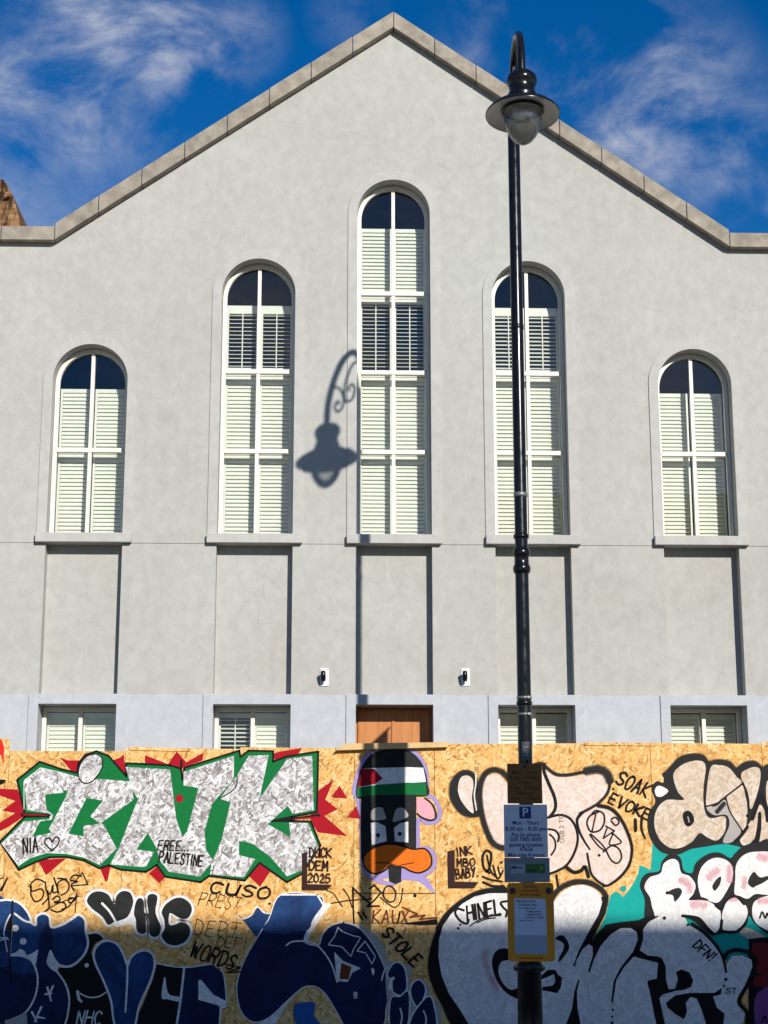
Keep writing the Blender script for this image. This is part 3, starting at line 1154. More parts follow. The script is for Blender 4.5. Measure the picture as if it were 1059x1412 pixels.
g.fill(T1([(575, 435), (685, 452), (600, 557), (665, 605), (555, 620), (555, 690), (455, 672)]), 'green', False)
g.stroke(T1([(150, 545), (250, 548), (335, 552)]), 3.6, 'black', False, True, taper=(1.3, .5))
g.stroke(T1([(160, 545), (250, 547), (315, 550)]), 1.8, 'red', False, True, taper=(1.2, .5))
dt = T1([(665, 160), (630, 148), (575, 165), (535, 220), (525, 290), (560, 332), (610, 320), (655, 270), (678, 215)])
g.stroke(dt, 3.5, 'black', True)
g.fill(dt, 'silver')
g.fill(ZA([(510, 140), (690, 150), (715, 350), (740, 425), (760, 400), (805, 225), (745, 215), (745, 160), (950, 95), (948, 190), (860, 290), (830, 400), (835, 475), (865, 520), (812, 585), (685, 565), (645, 515), (636, 470), (600, 408), (553, 475), (626, 484), (592, 547), (447, 535), (482, 470), (560, 270), (540, 240)]), 'silver', False)
g.fill(T2([(540, 122), (645, 118), (597, 345), (742, 138), (872, 122), (880, 405), (770, 425), (745, 383), (640, 478), (758, 545), (752, 470), (850, 472), (905, 600), (815, 720), (740, 750), (655, 650), (560, 580), (490, 565), (490, 640), (575, 660), (515, 755), (340, 740), (345, 690), (400, 560), (445, 365), (390, 345), (480, 225)]), 'silver', False)
g.stroke(T2([(480, 225), (470, 290), (390, 345)]), 1.6, 'black')
g.stroke(T2([(905, 432), (760, 452), (660, 462)]), 3.2, 'black', False, True, taper=(1.4, .4))
g.stroke(T2([(900, 440), (780, 452)]), 1.6, 'red')
g.stroke(T2([(190, 150), (190, 250)]), 3.0, 'black', taper=(1.2, .3))
g.dot(ZA([(728, 268)])[0], 5.2, 'red')
for a_, b_ in (((160, 320), (270, 235)), ((12, 735), (125, 885))):
    pass
# pale rims where the silver was cut back
for pts in ([(160, 510), (160, 320), (270, 235), (420, 270), (520, 300)], [(125, 882), (200, 832), (310, 798), (440, 803), (560, 828), (662, 876)], [(12, 735), (125, 885)]):
    g.stroke(T1(pts), 1.0, 'white', smooth=False)
g.scrawl('NIA', 29, 1157, 20, 9.5, 1.9, 'ink', -.14, .12)
g.stroke(T1([(345, 785), (300, 735), (308, 705), (335, 705), (348, 728), (368, 695), (393, 705), (385, 745), (345, 785)]), 2.0, 'ink')
g.scrawl('FREE...', 218, 1159, 13, 8.2, 1.8, 'ink', .03, .15)
g.scrawl('PALESTINE', 220.5, 1174, 14.5, 7.3, 1.8, 'ink', .10, .05)
g.build('large silver letters with green infill, black outline and red spikes')
# --- left edge piece
g = Paint(0)
g.fill(T1([(-60, 30), (8, 45), (28, 95), (24, 215), (8, 150), (-60, 120)]), 'bright_red', False)
g.fill(T1([(-40, 318), (20, 312), (40, 322), (10, 345), (-40, 350)]), 'black')
g.stroke(A1([(60, 65), (10, 160)]), 4.2, 'ink', taper=(.5, 1))
g.stroke(A1([(-10, 70), (25, 62)]), 1.5, 'ink')
g.build('bright red flash at the sheet edge')
# --- box letters
g = Paint(40)
g.fill(ZB([(283, 490), (305, 486), (305, 615), (405, 618), (385, 640), (283, 640)]), 'boxblack', False)
g.scrawl('DUCK', 427, 1169, 12.5, 8, 2.1, 'boxblack', .03)
g.scrawl('DEM', 427, 1187, 12.5, 9.2, 2.1, 'boxblack', .04)
g.scrawl('2025', 425.5, 1204.5, 11.5, 8, 2.0, 'boxblack', .04)
g.build('boxed hand lettering DUCK DEM 2025')
g = Paint(40)
g.fill(C1([(100, 905), (158, 895), (160, 1150), (352, 1155), (315, 1205), (105, 1205)]), 'boxblack', False)
g.scrawl('INK', 629, 1169, 12, 9.5, 2.0, 'boxblack', -.12)
g.scrawl('MBO', 630, 1184.5, 10.5, 9, 2.0, 'boxblack', -.04)
g.scrawl('BABY.', 628, 1199, 13, 7.2, 2.0, 'boxblack', -.12)
g.build('boxed hand lettering INK MBO BABY')
# --- bird in a striped cap
g = Paint(0)
halo = DK([(195, 600), (165, 545), (190, 420), (240, 290), (330, 205), (470, 185), (610, 195), (700, 265), (752, 380), (765, 560), (810, 590), (860, 680), (845, 770), (760, 795), (690, 765), (690, 985), (770, 1000), (820, 1070), (800, 1170), (700, 1215), (620, 1190), (500, 1280), (350, 1260), (250, 1170), (230, 1060), (225, 800)])
g.stroke(halo, 5.5, 'lilac', True, soft=.3)
g.fill(DK([(330, 1215), (440, 1160), (460, 1240), (350, 1255)]), 'lilac', False)
g.fill(DK([(545, 1150), (640, 1205), (720, 1215), (780, 1270), (822, 1370), (760, 1320), (690, 1270), (560, 1245)]), 'lilac')
g.fill(DK([(225, 560), (672, 560), (670, 1000), (640, 1030), (552, 1130), (548, 1270), (500, 1290), (450, 1265), (440, 1130), (260, 1170), (222, 1080), (218, 800)]), 'charcoal', False)
g.fill(DK([(195, 595), (182, 520), (205, 400), (260, 285), (345, 215), (480, 193), (600, 203), (690, 270), (740, 360), (762, 470), (757, 575), (500, 568), (300, 578)]), 'charcoal')
g.fill(DK([(230, 350), (600, 340), (728, 345), (750, 460), (600, 470), (380, 480), (240, 500), (205, 500)]), 'white', False)
g.fill(DK([(225, 350), (330, 355), (398, 432), (330, 480), (200, 500)]), 'red', False)
g.fill(DK([(193, 505), (400, 480), (600, 465), (750, 470), (754, 568), (600, 562), (300, 568), (190, 580)]), 'green', False)
for pts in ([(303, 705), (340, 670), (395, 670), (415, 720), (420, 762), (310, 768)], [(488, 740), (510, 680), (560, 670), (592, 700), (600, 745), (488, 785)]):
    g.fill(DK(pts), 'dim')
for pts in ([(300, 792), (350, 785), (420, 820), (432, 940), (310, 972)], [(490, 832), (540, 795), (606, 782), (606, 952), (498, 942)]):
    g.fill(DK(pts), 'chalk', False)
g.dot(DK([(360, 893)])[0], 2.9, 'black')
g.dot(DK([(537, 882)])[0], 2.9, 'black')
bill = DK([(240, 1085), (290, 1015), (400, 970), (520, 970), (640, 1005), (740, 1003), (792, 1070), (782, 1150), (700, 1197), (620, 1182), (570, 1155), (500, 1150), (460, 1135), (420, 1175), (340, 1205), (262, 1165)])
g.fill(bill, 'orange')
g.stroke(bill, 2.4, 'black', True)
g.stroke(DK([(340, 1120), (430, 1115), (520, 1140), (570, 1130), (650, 1115)]), 1.8, 'rust')
ear = DK([(680, 600), (740, 595), (800, 660), (818, 740), (785, 762), (720, 742), (680, 705)])
g.fill(ear, 'pink')
g.stroke(DK([(740, 592), (805, 650), (832, 740), (790, 772), (720, 752), (680, 720)]), 2.6, 'charcoal')
g.build('dark bird figure in a striped cap with orange bill')
# --- hand tags
g = Paint(30)
g.stroke(A4([(-60, 160), (0, 190), (40, 250), (75, 295)]), 1.2, 'ink')
g.stroke(A4([(75, 150), (120, 210), (150, 300)]), 1.5, 'ink')
g.stroke(A4([(165, 430), (160, 300), (155, 140), (215, 200), (300, 275)]), 2.2, 'ink', smooth=False)
g.stroke(A4([(-20, 268), (120, 245), (310, 232)]), 1.6, 'ink')
g.stroke(A4([(295, 150), (330, 120), (385, 180), (330, 245), (270, 292), (370, 290)]), 2.4, 'ink', smooth=False)
g.stroke(A4([(400, 200), (420, 140), (465, 130), (505, 180), (490, 245), (450, 255), (410, 220), (400, 180)]), 2.0, 'ink')
g.stroke(A4([(380, 220), (440, 270), (500, 300), (545, 250), (560, 150)]), 1.6, 'ink')
g.stroke(A4([(165, 185), (500, 188), (820, 186)]), .8, 'ink', smooth=False)
g.dot(A4([(660, 205)])[0], 2.3, 'ink')
g.scrawl('KAUX', 514, 1255, 17, 13, 2.0, 'rust', .02, .1)
g.stroke(A4([(560, 300), (680, 355), (620, 380), (740, 365), (700, 395), (840, 385)]), 2.2, 'rust', smooth=False)
g.stroke(A4([(200, 340), (235, 400)]), 2.6, 'ink')
g.stroke(A4([(240, 340), (265, 390)]), 2.6, 'ink')
g.fill(A4([(545, 432), (840, 395), (845, 440), (700, 445)]), 'black', False)
g.scrawl('STOLE', 537, 1276, 17, 13.5, 2.7, 'black', .78, .1)
g.build('overlapping black and rust tags under the bird figure')
g = Paint(30)
for pts in ([(362, 95), (300, 72), (250, 115), (262, 168), (330, 150), (355, 180), (335, 235), (285, 252), (252, 195), (255, 130)], [(368, 95), (378, 165), (410, 190), (430, 120), (432, 180), (460, 175)],
            [(438, 58), (462, 130), (475, 190), (468, 110), (520, 75), (560, 110), (548, 170), (500, 200)], [(660, 48), (600, 40), (572, 80), (630, 90), (580, 115), (600, 160)], [(470, 65), (540, 70)],
            [(345, 275), (390, 225), (385, 165), (400, 300), (365, 332)], [(425, 235), (470, 208), (490, 240), (440, 262), (520, 262), (530, 310), (470, 338), (415, 320)], [(600, 225), (560, 225), (565, 262), (605, 245), (625, 200), (560, 290), (505, 315)]):
    g.stroke(A1(pts), 2.1, 'ink')
g.stroke(A1([(365, 330), (470, 270), (640, 210)]), 1.4, 'ink')
g.stroke(A1([(600, 100), (670, 20), (715, 115), (580, 125)]), 1.6, 'ink', smooth=False)
g.stroke(A1([(610, 340), (625, 190)]), 1.5, 'ink')
g.build('looping black marker tag below the silver letters')
g = Paint(30)
g.scrawl('CUSO', 290, 1216, 15, 22, 3.0, 'ink', .10, .25)
g.dot((372, 1246), 1.7, 'ink')
g.build('bold black marker tag CUSO under the silver letters')
g = Paint(30)
g.scrawl('PREST', 274, 1230, 18, 12, .9, 'ink', .12, .3, .1)
g.build('thin black marker tag PREST')
g = Paint(30)
g.scrawl('DEPT', 270, 1266, 22, 16, .9, 'ink', .12, .1, .1)
g.scrawl('DEFI', 300, 1290, 16, 12, .8, 'ink', .12, .1, .1)
g.scrawl('WORDS', 269, 1298, 22, 13, 2.3, 'ink', .32, .1, .1)
g.stroke(A2([(640, 590), (650, 720)]), 1.8, 'ink')
g.stroke(A2([(880, 760), (1010, 790), (900, 830), (1059, 820)]), 2.0, 'ink', smooth=False)
g.build('cluster of black marker tags beside the blue letter')
# --- NHC
g = Paint(0)
N_ = PX([(119.8, 1242.5), (125.8, 1232), (137.7, 1229), (149.6, 1234), (157.5, 1247), (160.5, 1236), (168, 1229), (178, 1230), (183, 1238), (183, 1248), (176, 1264), (163, 1270), (158, 1271), (149, 1275), (141, 1264), (127, 1253)])
H_ = A2([(160, 260), (190, 225), (222, 245), (232, 340), (262, 350), (252, 260), (260, 205), (300, 192), (336, 220), (320, 330), (340, 400), (366, 460), (350, 520), (310, 542), (272, 510), (266, 400), (240, 375), (245, 490), (215, 516), (170, 490), (160, 400), (145, 350)])
K_ = A2([(370, 340), (400, 280), (470, 230), (540, 225), (600, 270), (615, 330), (580, 390), (520, 390), (440, 350), (435, 440), (530, 420), (590, 450), (600, 510), (560, 580), (480, 610), (410, 590), (370, 530), (395, 470), (390, 400)])
for s_ in (N_, H_, K_):
    g.stroke(s_, 8.5, 'white', True, soft=.15)
g.fill(A2([(-20, 400), (90, 390), (150, 340), (170, 500), (120, 440), (0, 460)]), 'white')
for s_ in (N_, H_, K_):
    g.fill(s_, 'charcoal')
g.stroke(A1([(830, 270), (890, 335), (940, 420)]), 2.8, 'white', taper=(1.2, 1))
g.stroke(A2([(440, 355), (438, 436), (500, 425)]), 2.4, 'white')
g.build('black bubble letters NHC with white outline')
# --- blue letters at the foot
g = Paint(0)
g.fill(A1([(-60, 270), (60, 248), (150, 268), (220, 340), (248, 415), (290, 450), (290, 380), (340, 352), (400, 378), (412, 462), (500, 440), (580, 400), (632, 365), (688, 400), (697, 500), (712, 590), (682, 680), (610, 757), (545, 778), (475, 762), (440, 830), (540, 940), (568, 1060), (545, 1190), (520, 1260), (-60, 1260)]), 'navy')
g.fill(A1([(380, 440), (420, 480), (430, 700), (385, 760), (470, 830), (540, 940), (565, 1060), (540, 1190), (520, 1260), (20, 1260), (180, 1180), (280, 1040), (300, 880), (300, 700), (320, 560)]), 'deepnavy')
g.fill(A1([(-60, 830), (150, 840), (290, 850), (300, 960), (265, 1070), (190, 1170), (90, 1215), (-60, 1215)]), 'deepnavy')
g.fill(A1([(718, 512), (790, 508), (840, 550), (770, 600), (745, 680), (790, 790), (860, 950), (910, 1100), (945, 1260), (520, 1260), (562, 1100), (550, 960), (470, 805), (560, 785), (650, 730), (712, 640)]), 'black')
V_ = PX([(130, 1312), (136, 1302), (148, 1297), (161.5, 1302), (170, 1315.6), (176, 1331), (180, 1321), (189, 1313), (201, 1310.5), (211, 1317), (213, 1333), (206, 1356), (192, 1387), (184, 1416), (160, 1416), (153, 1380), (143, 1353), (131, 1327)])
g.fill(A2([(330, 765), (545, 775), (545, 800), (520, 1030), (500, 1270), (130, 1270), (220, 1080), (300, 880)]), 'black', False)
g.fill(A2([(545, 780), (790, 768), (870, 840), (897, 1060), (850, 1110), (840, 1270), (500, 1270), (525, 1000)]), 'deepnavy', False)
g.fill(V_, 'navy')
g.stroke(V_, 2.9, 'white', True)
g.stroke(PX([(175.5, 1326), (175.5, 1352), (173, 1395)]), 2.6, 'white')
g.stroke(A1([(-40, 252), (60, 240), (150, 262), (218, 330), (252, 412), (200, 410), (120, 352)]), 2.8, 'white')
g.stroke(A1([(252, 425), (290, 442), (293, 380), (345, 350), (402, 375), (418, 460), (510, 438), (600, 383), (637, 360), (690, 402), (698, 500), (714, 590), (684, 682), (612, 757), (545, 782), (480, 768), (440, 720), (410, 655)]), 3.2, 'white')
g.stroke(A1([(720, 512), (790, 506), (845, 545)]), 2.6, 'white')
g.fill(A1([(390, 690), (410, 650), (440, 720), (472, 765), (455, 825), (382, 762)]), 'chalk')
g.dot(A1([(125, 470)])[0], 4.6, 'white')
g.dot(A1([(188, 576)])[0], 4.7, 'white')
g.dot(A1([(703, 771)])[0], 3.0, 'white')
g.fill(A1([(85, 680), (130, 665), (160, 636), (200, 655), (215, 690), (250, 680), (312, 640), (292, 765), (250, 722), (190, 700), (85, 697)]), 'white', False)
g.stroke(A1([(90, 690), (190, 698), (260, 740), (302, 840), (302, 950), (270, 1060), (200, 1160), (90, 1212)]), 2.6, 'white')
g.stroke(A1([(455, 812), (530, 920), (562, 1040), (548, 1180), (520, 1270)]), 2.6, 'chalk')
g.fill(A1([(40, 1215), (120, 1200), (215, 1150), (225, 1270), (40, 1270)]), 'dim', False)
g.stroke(A1([(650, 1000), (720, 1030), (800, 1025), (860, 990)]), 2.0, 'chalk')
g.stroke(A1([(630, 985), (640, 1040), (660, 1065)]), 4.2, 'chalk', taper=(1, .8))
for a_, b_ in (((385, 950), (415, 1060)), ((430, 940), (400, 1010)), ((370, 1005), (420, 1000)), ((260, 1150), (300, 1230)), ((335, 1110), (280, 1230)), ((300, 1190), (365, 1200))):
    g.stroke(A1([a_, b_]), 3.2, 'chalk', taper=(1, .6))
g.scrawl('NHC', 106, 1393, 19, 12, 1.9, 'chalk', .05, .15)
g.fill(A2([(388, 880), (402, 878), (412, 960), (440, 1012), (522, 1030), (515, 1066), (420, 1046), (370, 1030)]), 'chalk')
g.fill(A2([(668, 890), (690, 888), (790, 1008), (893, 1060), (897, 1112), (850, 1122), (830, 1096), (668, 1050)]), 'chalk', False)
g.stroke(A2([(552, 800), (525, 1040), (490, 1270)]), 3.2, 'chalk')
g.stroke(A2([(330, 752), (450, 778), (600, 785), (800, 763), (872, 840), (897, 1060)]), 2.0, 'chalk')
g.stroke(A2([(850, 1115), (840, 1270)]), 2.6, 'chalk')
# thin dark ladder-like scaffold drawing
g.stroke(A1([(102, 250), (92, 460), (80, 760), (90, 905)]), 2.3, 'black', smooth=False)
g.stroke(A1([(106, 300), (98, 500), (85, 700)]), .9, 'cream', smooth=False)
g.fill(A1([(85, 360), (112, 250), (100, 480), (50, 480)]), 'black', False)
for a_, b_ in (((-20, 540), (70, 560)), ((-20, 580), (60, 545)), ((-20, 800), (78, 785)), ((-20, 828), (70, 812)), ((30, 500), (60, 660)), ((0, 490), (90, 505))):
    g.stroke(A1([a_, b_]), 1.6, 'white' if a_[1] % 20 == 0 and a_[1] < 600 else 'black', smooth=False)
g.stroke(A1([(85, 360), (50, 430), (35, 495)]), 1.8, 'white')
g.build('navy and black letters with white outlines at the foot of the hoarding')
# --- big blue hook
g = Paint(0)
hook = A3([(400, 200), (690, 205), (735, 275), (655, 400), (580, 572), (700, 612), (740, 520), (800, 455), (900, 425)]) + A4([(90, 428), (190, 462), (275, 545), (345, 650), (405, 780), (440, 900), (442, 1000), (422, 1120), (380, 1270), (90, 1270)]) + \
    A3([(905, 1247), (825, 1100), (745, 985), (665, 937), (570, 950), (440, 1060), (300, 1190), (180, 1228), (90, 1165), (50, 1050), (45, 920), (100, 740), (200, 560), (300, 400)])
g.fill(A4([(190, 440), (320, 505), (400, 600), (445, 740), (400, 790), (340, 650), (270, 540)]), 'dim')
g.fill(A3([(570, 940), (500, 980), (300, 1185), (210, 1260), (340, 1260), (430, 1110)]), 'chalk')
g.fill(A3([(50, 365), (100, 390), (165, 365), (205, 305), (262, 345), (310, 355), (250, 500), (200, 540), (110, 430)]), 'navy')
g.stroke(A3([(40, 375), (90, 395), (155, 365), (175, 320), (212, 298), (262, 345), (330, 340), (360, 270), (395, 195)]), 1.6, 'white')
g.fill(A3([(735, 280), (805, 275), (760, 335), (645, 500), (612, 580), (570, 578), (640, 430)]), 'white')
g.stroke(hook, 3.0, 'chalk', True)
g.fill(hook, 'deepnavy')
g.fill(A3([(400, 205), (685, 210), (728, 275), (655, 395), (620, 480), (500, 500), (400, 520), (250, 480), (310, 390)]), 'navy')
g.stroke(A3([(398, 198), (690, 198), (735, 272)]), 2.4, 'white', smooth=False)
g.stroke(A3([(440, 610), (480, 582), (560, 574), (660, 590), (740, 660), (810, 770), (852, 905)]), 2.2, 'chalk')
g.stroke(A3([(860, 465), (900, 500), (980, 530), (1045, 545), (985, 640), (965, 700), (890, 620), (780, 605), (830, 540)]), 1.5, 'chalk', True, False)
g.stroke(A4([(255, 575), (340, 700), (310, 760), (260, 670), (190, 655)]), 1.5, 'chalk', True, False)
g.fill(A3([(828, 660), (900, 735), (1045, 795), (975, 830), (940, 905), (850, 900)]), 'chalk', False)
g.fill(A3([(885, 750), (968, 785), (945, 885), (872, 882)]), 'rust', False)
g.fill(A4([(305, 800), (325, 795), (332, 830), (318, 850)]), 'chalk')
g.scrawl('IIII', 492, 1368, 4, 5, 1.4, 'chalk', 1.57)
fing = [A4([(435, 850), (470, 770), (520, 745), (570, 780), (592, 860), (590, 970), (540, 1015), (480, 985), (470, 900)]),
        A4([(462, 1045), (540, 1020), (600, 975), (618, 1080), (590, 1280), (462, 1280)]),
        A4([(622, 970), (650, 905), (700, 888), (742, 940), (742, 1010), (690, 1110), (642, 1060)]),
        A4([(632, 1190), (700, 1085), (770, 1020), (812, 1080), (826, 1280), (632, 1280)])]
g.fill(A4([(420, 800), (500, 740), (580, 760), (640, 790), (620, 930), (700, 880), (770, 930), (790, 1020), (870, 1110), (850, 1280), (600, 1280), (470, 1280)]), 'dim')
for s_ in fing:
    g.fill(s_, 'deepnavy')
    g.stroke(s_, 2.0, 'chalk', True)
g.stroke(A4([(455, 960), (470, 890), (485, 875)]), 4.0, 'chalk')
g.stroke(A4([(540, 1120), (555, 1190), (540, 1260)]), 2.2, 'chalk')
g.stroke(A4([(730, 1140), (750, 1200), (745, 1270)]), 2.2, 'chalk')
g.stroke(A4([(390, 890), (410, 820), (440, 780)]), 2.0, 'chalk')
g.fill(A3([(510, 1090), (600, 1070), (672, 1080), (665, 1180), (715, 1260), (540, 1260), (500, 1170)]), 'blue')
g.build('dark blue hooked letter with white star outlines')
# --- pale throw-up behind the signs
g = Paint(0)
earb = C1([(150, 330), (220, 268), (292, 275), (328, 340), (325, 420), (315, 500), (328, 560), (348, 606), (260, 608), (190, 562), (140, 480), (132, 400)])
g.stroke(earb, 5, 'softblack', True, soft=.9)
g.fill(earb, 'softblack')
g.fill(C1([(205, 312), (260, 290), (302, 320), (310, 380), (298, 470), (312, 592), (260, 560), (205, 480), (185, 400)]), 'pale')
g.stroke(C1([(330, 270), (330, 360), (318, 450), (335, 570)]), 1.8, 'chalk')
body = C1([(400, 320), (450, 285), (520, 292), (585, 350), (700, 340)]) + C2([(60, 235), (130, 285), (250, 300), (420, 283), (520, 283), (572, 350), (562, 440), (490, 525), (545, 543), (640, 590), (705, 680), (755, 790), (770, 900), (752, 1010), (690, 1100), (600, 1172), (540, 1182), (470, 1130), (430, 1050), (395, 1020), (300, 1055), (250, 1020), (180, 1062), (100, 1085)]) + C1([(700, 1000), (600, 900), (560, 855), (490, 842), (440, 740), (400, 600), (380, 440)])
g.fill(body, 'pale')
g.stroke(C1([(610, 335), (545, 265), (465, 245), (400, 285), (365, 380), (362, 500), (385, 640), (425, 760), (470, 840), (530, 875), (580, 880)]), 7.5, 'softblack', soft=.45)
g.stroke(C2([(-20, 205), (40, 195), (90, 235), (160, 282), (260, 285), (380, 262), (480, 243), (550, 262), (592, 335), (575, 430), (500, 515), (400, 575), (350, 600)]), 6.4, 'softblack', soft=.4, taper=(.8, .55))
g.stroke(C2([(400, 255), (490, 240), (560, 265), (596, 335)]), 9.0, 'softblack', soft=.8)
g.stroke(C2([(370, 590), (328, 650), (345, 740), (385, 820), (430, 890)]), 4.4, 'black', taper=(1.1, .6))
g.stroke(C2([(60, 200), (60, 260), (95, 350), (145, 470), (150, 560), (108, 625)]), 5.0, 'black', taper=(1, .9))
g.stroke(C2([(90, 632), (190, 610), (270, 640), (320, 720), (332, 820), (300, 930), (240, 1020), (160, 1067), (90, 1092)]), 3.6, 'black')
g.stroke(C2([(500, 535), (600, 560), (680, 640), (740, 760), (772, 880), (752, 1010), (680, 1110), (590, 1177), (540, 1185)]), 5.0, 'black', soft=.2, taper=(1.2, .7))
g.stroke(C2([(410, 925), (425, 1010), (445, 1090), (500, 1150), (560, 1185)]), 4.0, 'black', taper=(.8, .8))
g.stroke(C2([(235, 1030), (300, 1075), (360, 1062), (392, 1030), (420, 1110)]), 5.0, 'black')
g.stroke(C2([(95, 725), (150, 737), (180, 780), (172, 825)]), 3.0, 'black')
g.stroke(C2([(105, 768), (145, 810), (150, 880), (118, 935)]), 2.6, 'black')
g.stroke(C2([(160, 1100), (175, 1200)]), 3.2, 'black')
g.stroke(C2([(500, 585), (430, 620), (408, 680), (440, 745), (510, 735), (548, 670), (540, 600), (480, 575), (450, 600)]), 2.6, 'ink')
g.stroke(C2([(480, 600), (450, 740)]), 2.2, 'ink')
g.stroke(C2([(560, 700), (630, 740), (540, 800), (570, 720)]), 2.2, 'ink', smooth=False)
g.stroke(C2([(620, 760), (590, 850), (685, 835), (640, 780), (610, 760)]), 2.2, 'ink')
g.stroke(C2([(605, 645), (640, 630), (668, 668), (640, 695), (605, 660)]), 2.4, 'ink')
g.stroke(C2([(560, 890), (600, 970), (650, 1002), (687, 960), (670, 890), (610, 860), (540, 910)]), 2.4, 'ink')
g.stroke(C2([(430, 770), (500, 860), (560, 902), (530, 850), (440, 765)]), 2.2, 'ink')
g.dot(C2([(507, 937)])[0], 2.0, 'ink')
g.build('blush pink bubble letters with misty black outline behind the column')
g = Paint(20)
g.scrawl('SOAK', 856, 1063, 19, 12.5, 2.6, 'ink', .42, .1)
g.scrawl('EVOKE', 844, 1093, 14.5, 12.6, 2.6, 'ink', .42, .1)
g.stroke(C2([(800, 650), (803, 735)]), 4.6, 'ink')
g.stroke(C2([(855, 615), (850, 720), (880, 800)]), 4.0, 'ink', taper=(1, .6))
g.dot(C2([(622, 398)])[0], 1.6, 'ink')
g.build('black marker words SOAK EVOKE')
g = Paint(24)
g.stroke(C1([(440, 1080), (395, 1040), (385, 950), (415, 900), (455, 930), (440, 1040), (415, 1070)]), 3.4, 'ink')
g.stroke(C1([(420, 940), (450, 1060), (490, 1110)]), 2.6, 'ink')
g.stroke(C1([(470, 1020), (500, 1120), (530, 1110)]), 2.6, 'ink')
g.stroke(C1([(510, 1030), (530, 1100), (550, 1060)]), 2.4, 'ink')
g.dot(C1([(538, 995)])[0], 1.8, 'ink')
g.stroke(C1([(385, 1110), (450, 1135), (540, 1150)]), 2.8, 'ink')
g.stroke(C1([(390, 1155), (460, 1185), (540, 1190)]), 3.4, 'ink')
g.build('black swirl tag beside the parking sign')
# --- teal ground
g = Paint(0)
g.fill(PX([(815, 1300), (826, 1282), (835, 1263), (842, 1234), (849, 1229), (855, 1232), (859, 1237), (866, 1229), (874, 1217), (880, 1205), (882, 1193), (890, 1196), (897, 1200), (899, 1180), (900, 1160), (1080, 1155), (1080, 1325), (960, 1325), (900, 1310)]), 'teal', False)
g.dot(C5([(703, 150)])[0], 4.2, 'teal')
g.fill(C6([(830, 505), (900, 470), (1080, 570), (1080, 610), (870, 545)]), 'cream')
g.fill(C6([(900, 560), (1080, 540), (1080, 1280), (900, 1280)]), 'black', False)
g.fill(C6([(930, 620), (980, 590), (1080, 620), (1080, 820), (960, 820)]), 'maroon')
g.fill(C6([(950, 870), (1080, 850), (1080, 950), (960, 945)]), 'maroon')
g.fill(C6([(945, 1150), (955, 1040), (1000, 980), (1080, 970), (1080, 1280), (970, 1280)]), 'purple')
g.stroke(C6([(1010, 1240), (1030, 1190), (1050, 1240)]), 2.4, 'black')
g.build('teal background patch with red and purple corner')
# --- cream letters
g = Paint(22)
bb = C3([(212, 290), (270, 235), (340, 160), (430, 132), (520, 138), (572, 190), (650, 178), (740, 193), (800, 245), (870, 200), (950, 192), (1010, 240), (1090, 270), (1090, 900), (800, 865), (700, 850), (550, 872), (430, 892), (330, 935), (200, 922), (120, 842), (78, 730), (85, 600), (140, 505), (108, 400), (150, 338), (205, 350)])
g.stroke(bb[:14], 5, 'softblack', soft=.9)
g.fill(bb, 'softblack')
for pts, mt in (([(285, 290), (330, 225), (400, 185), (480, 170), (535, 185), (550, 240), (535, 360), (530, 480), (545, 590), (590, 640), (700, 625), (716, 680), (700, 760), (640, 822), (570, 800), (500, 762), (440, 830), (350, 880), (260, 882), (180, 820), (135, 720), (135, 620), (170, 540), (240, 490), (372, 490), (320, 420)], 'cream'),
                ([(135, 410), (170, 375), (245, 415), (195, 462), (150, 460)], 'white'),
                ([(585, 240), (660, 208), (740, 230), (800, 300), (840, 360), (700, 470), (620, 530), (553, 545)], 'cream'),
                ([(722, 470), (840, 370), (870, 440), (890, 560), (880, 700), (845, 742), (770, 620)], 'cream'),
                ([(558, 560), (640, 540), (705, 490), (745, 560), (780, 650), (838, 748), (770, 832), (690, 832), (742, 700), (720, 615), (620, 615)], 'dim'),
                ([(838, 290), (890, 240), (960, 223), (997, 260), (985, 380), (950, 500), (915, 565), (880, 440)], 'cream'),
                ([(925, 650), (990, 530), (1040, 600), (1090, 700), (1090, 845), (1000, 840), (960, 800), (880, 868), (830, 822), (880, 720)], 'cream'),
                ([(1045, 360), (1090, 330), (1090, 560), (1050, 520)], 'cream')):
    g.fill(C3(pts), mt)
g.fill(C3([(362, 610), (400, 578), (437, 600), (457, 660), (420, 707), (380, 690)]), 'black')
g.stroke(C3([(405, 630), (415, 670)]), 1.6, 'dim')
g.stroke(C3([(553, 545), (640, 520), (700, 475), (842, 365)]), 2.4, 'black')
g.stroke(C3([(715, 475), (750, 590), (852, 747)]), 2.0, 'black')
g.stroke(C3([(850, 350), (890, 450), (902, 575)]), 3.0, 'black')
g.dot(C3([(892, 620)])[0], 2.4, 'black')
g.stroke(C3([(890, 712), (840, 780), (790, 830)]), 4.6, 'black')
g.stroke(C3([(1000, 440), (960, 560), (930, 645)]), 5.4, 'black')
g.stroke(C3([(990, 600), (985, 720), (960, 860)]), 4.8, 'black', taper=(.9, 1.6))
g.stroke(C3([(1015, 460), (1040, 560), (1055, 660)]), 5.0, 'black')
g.stroke(C3([(640, 590), (700, 520)]), 4.5, 'softblack', soft=.8)
g.build('cream bubble letters with soft black outline over the teal patch')
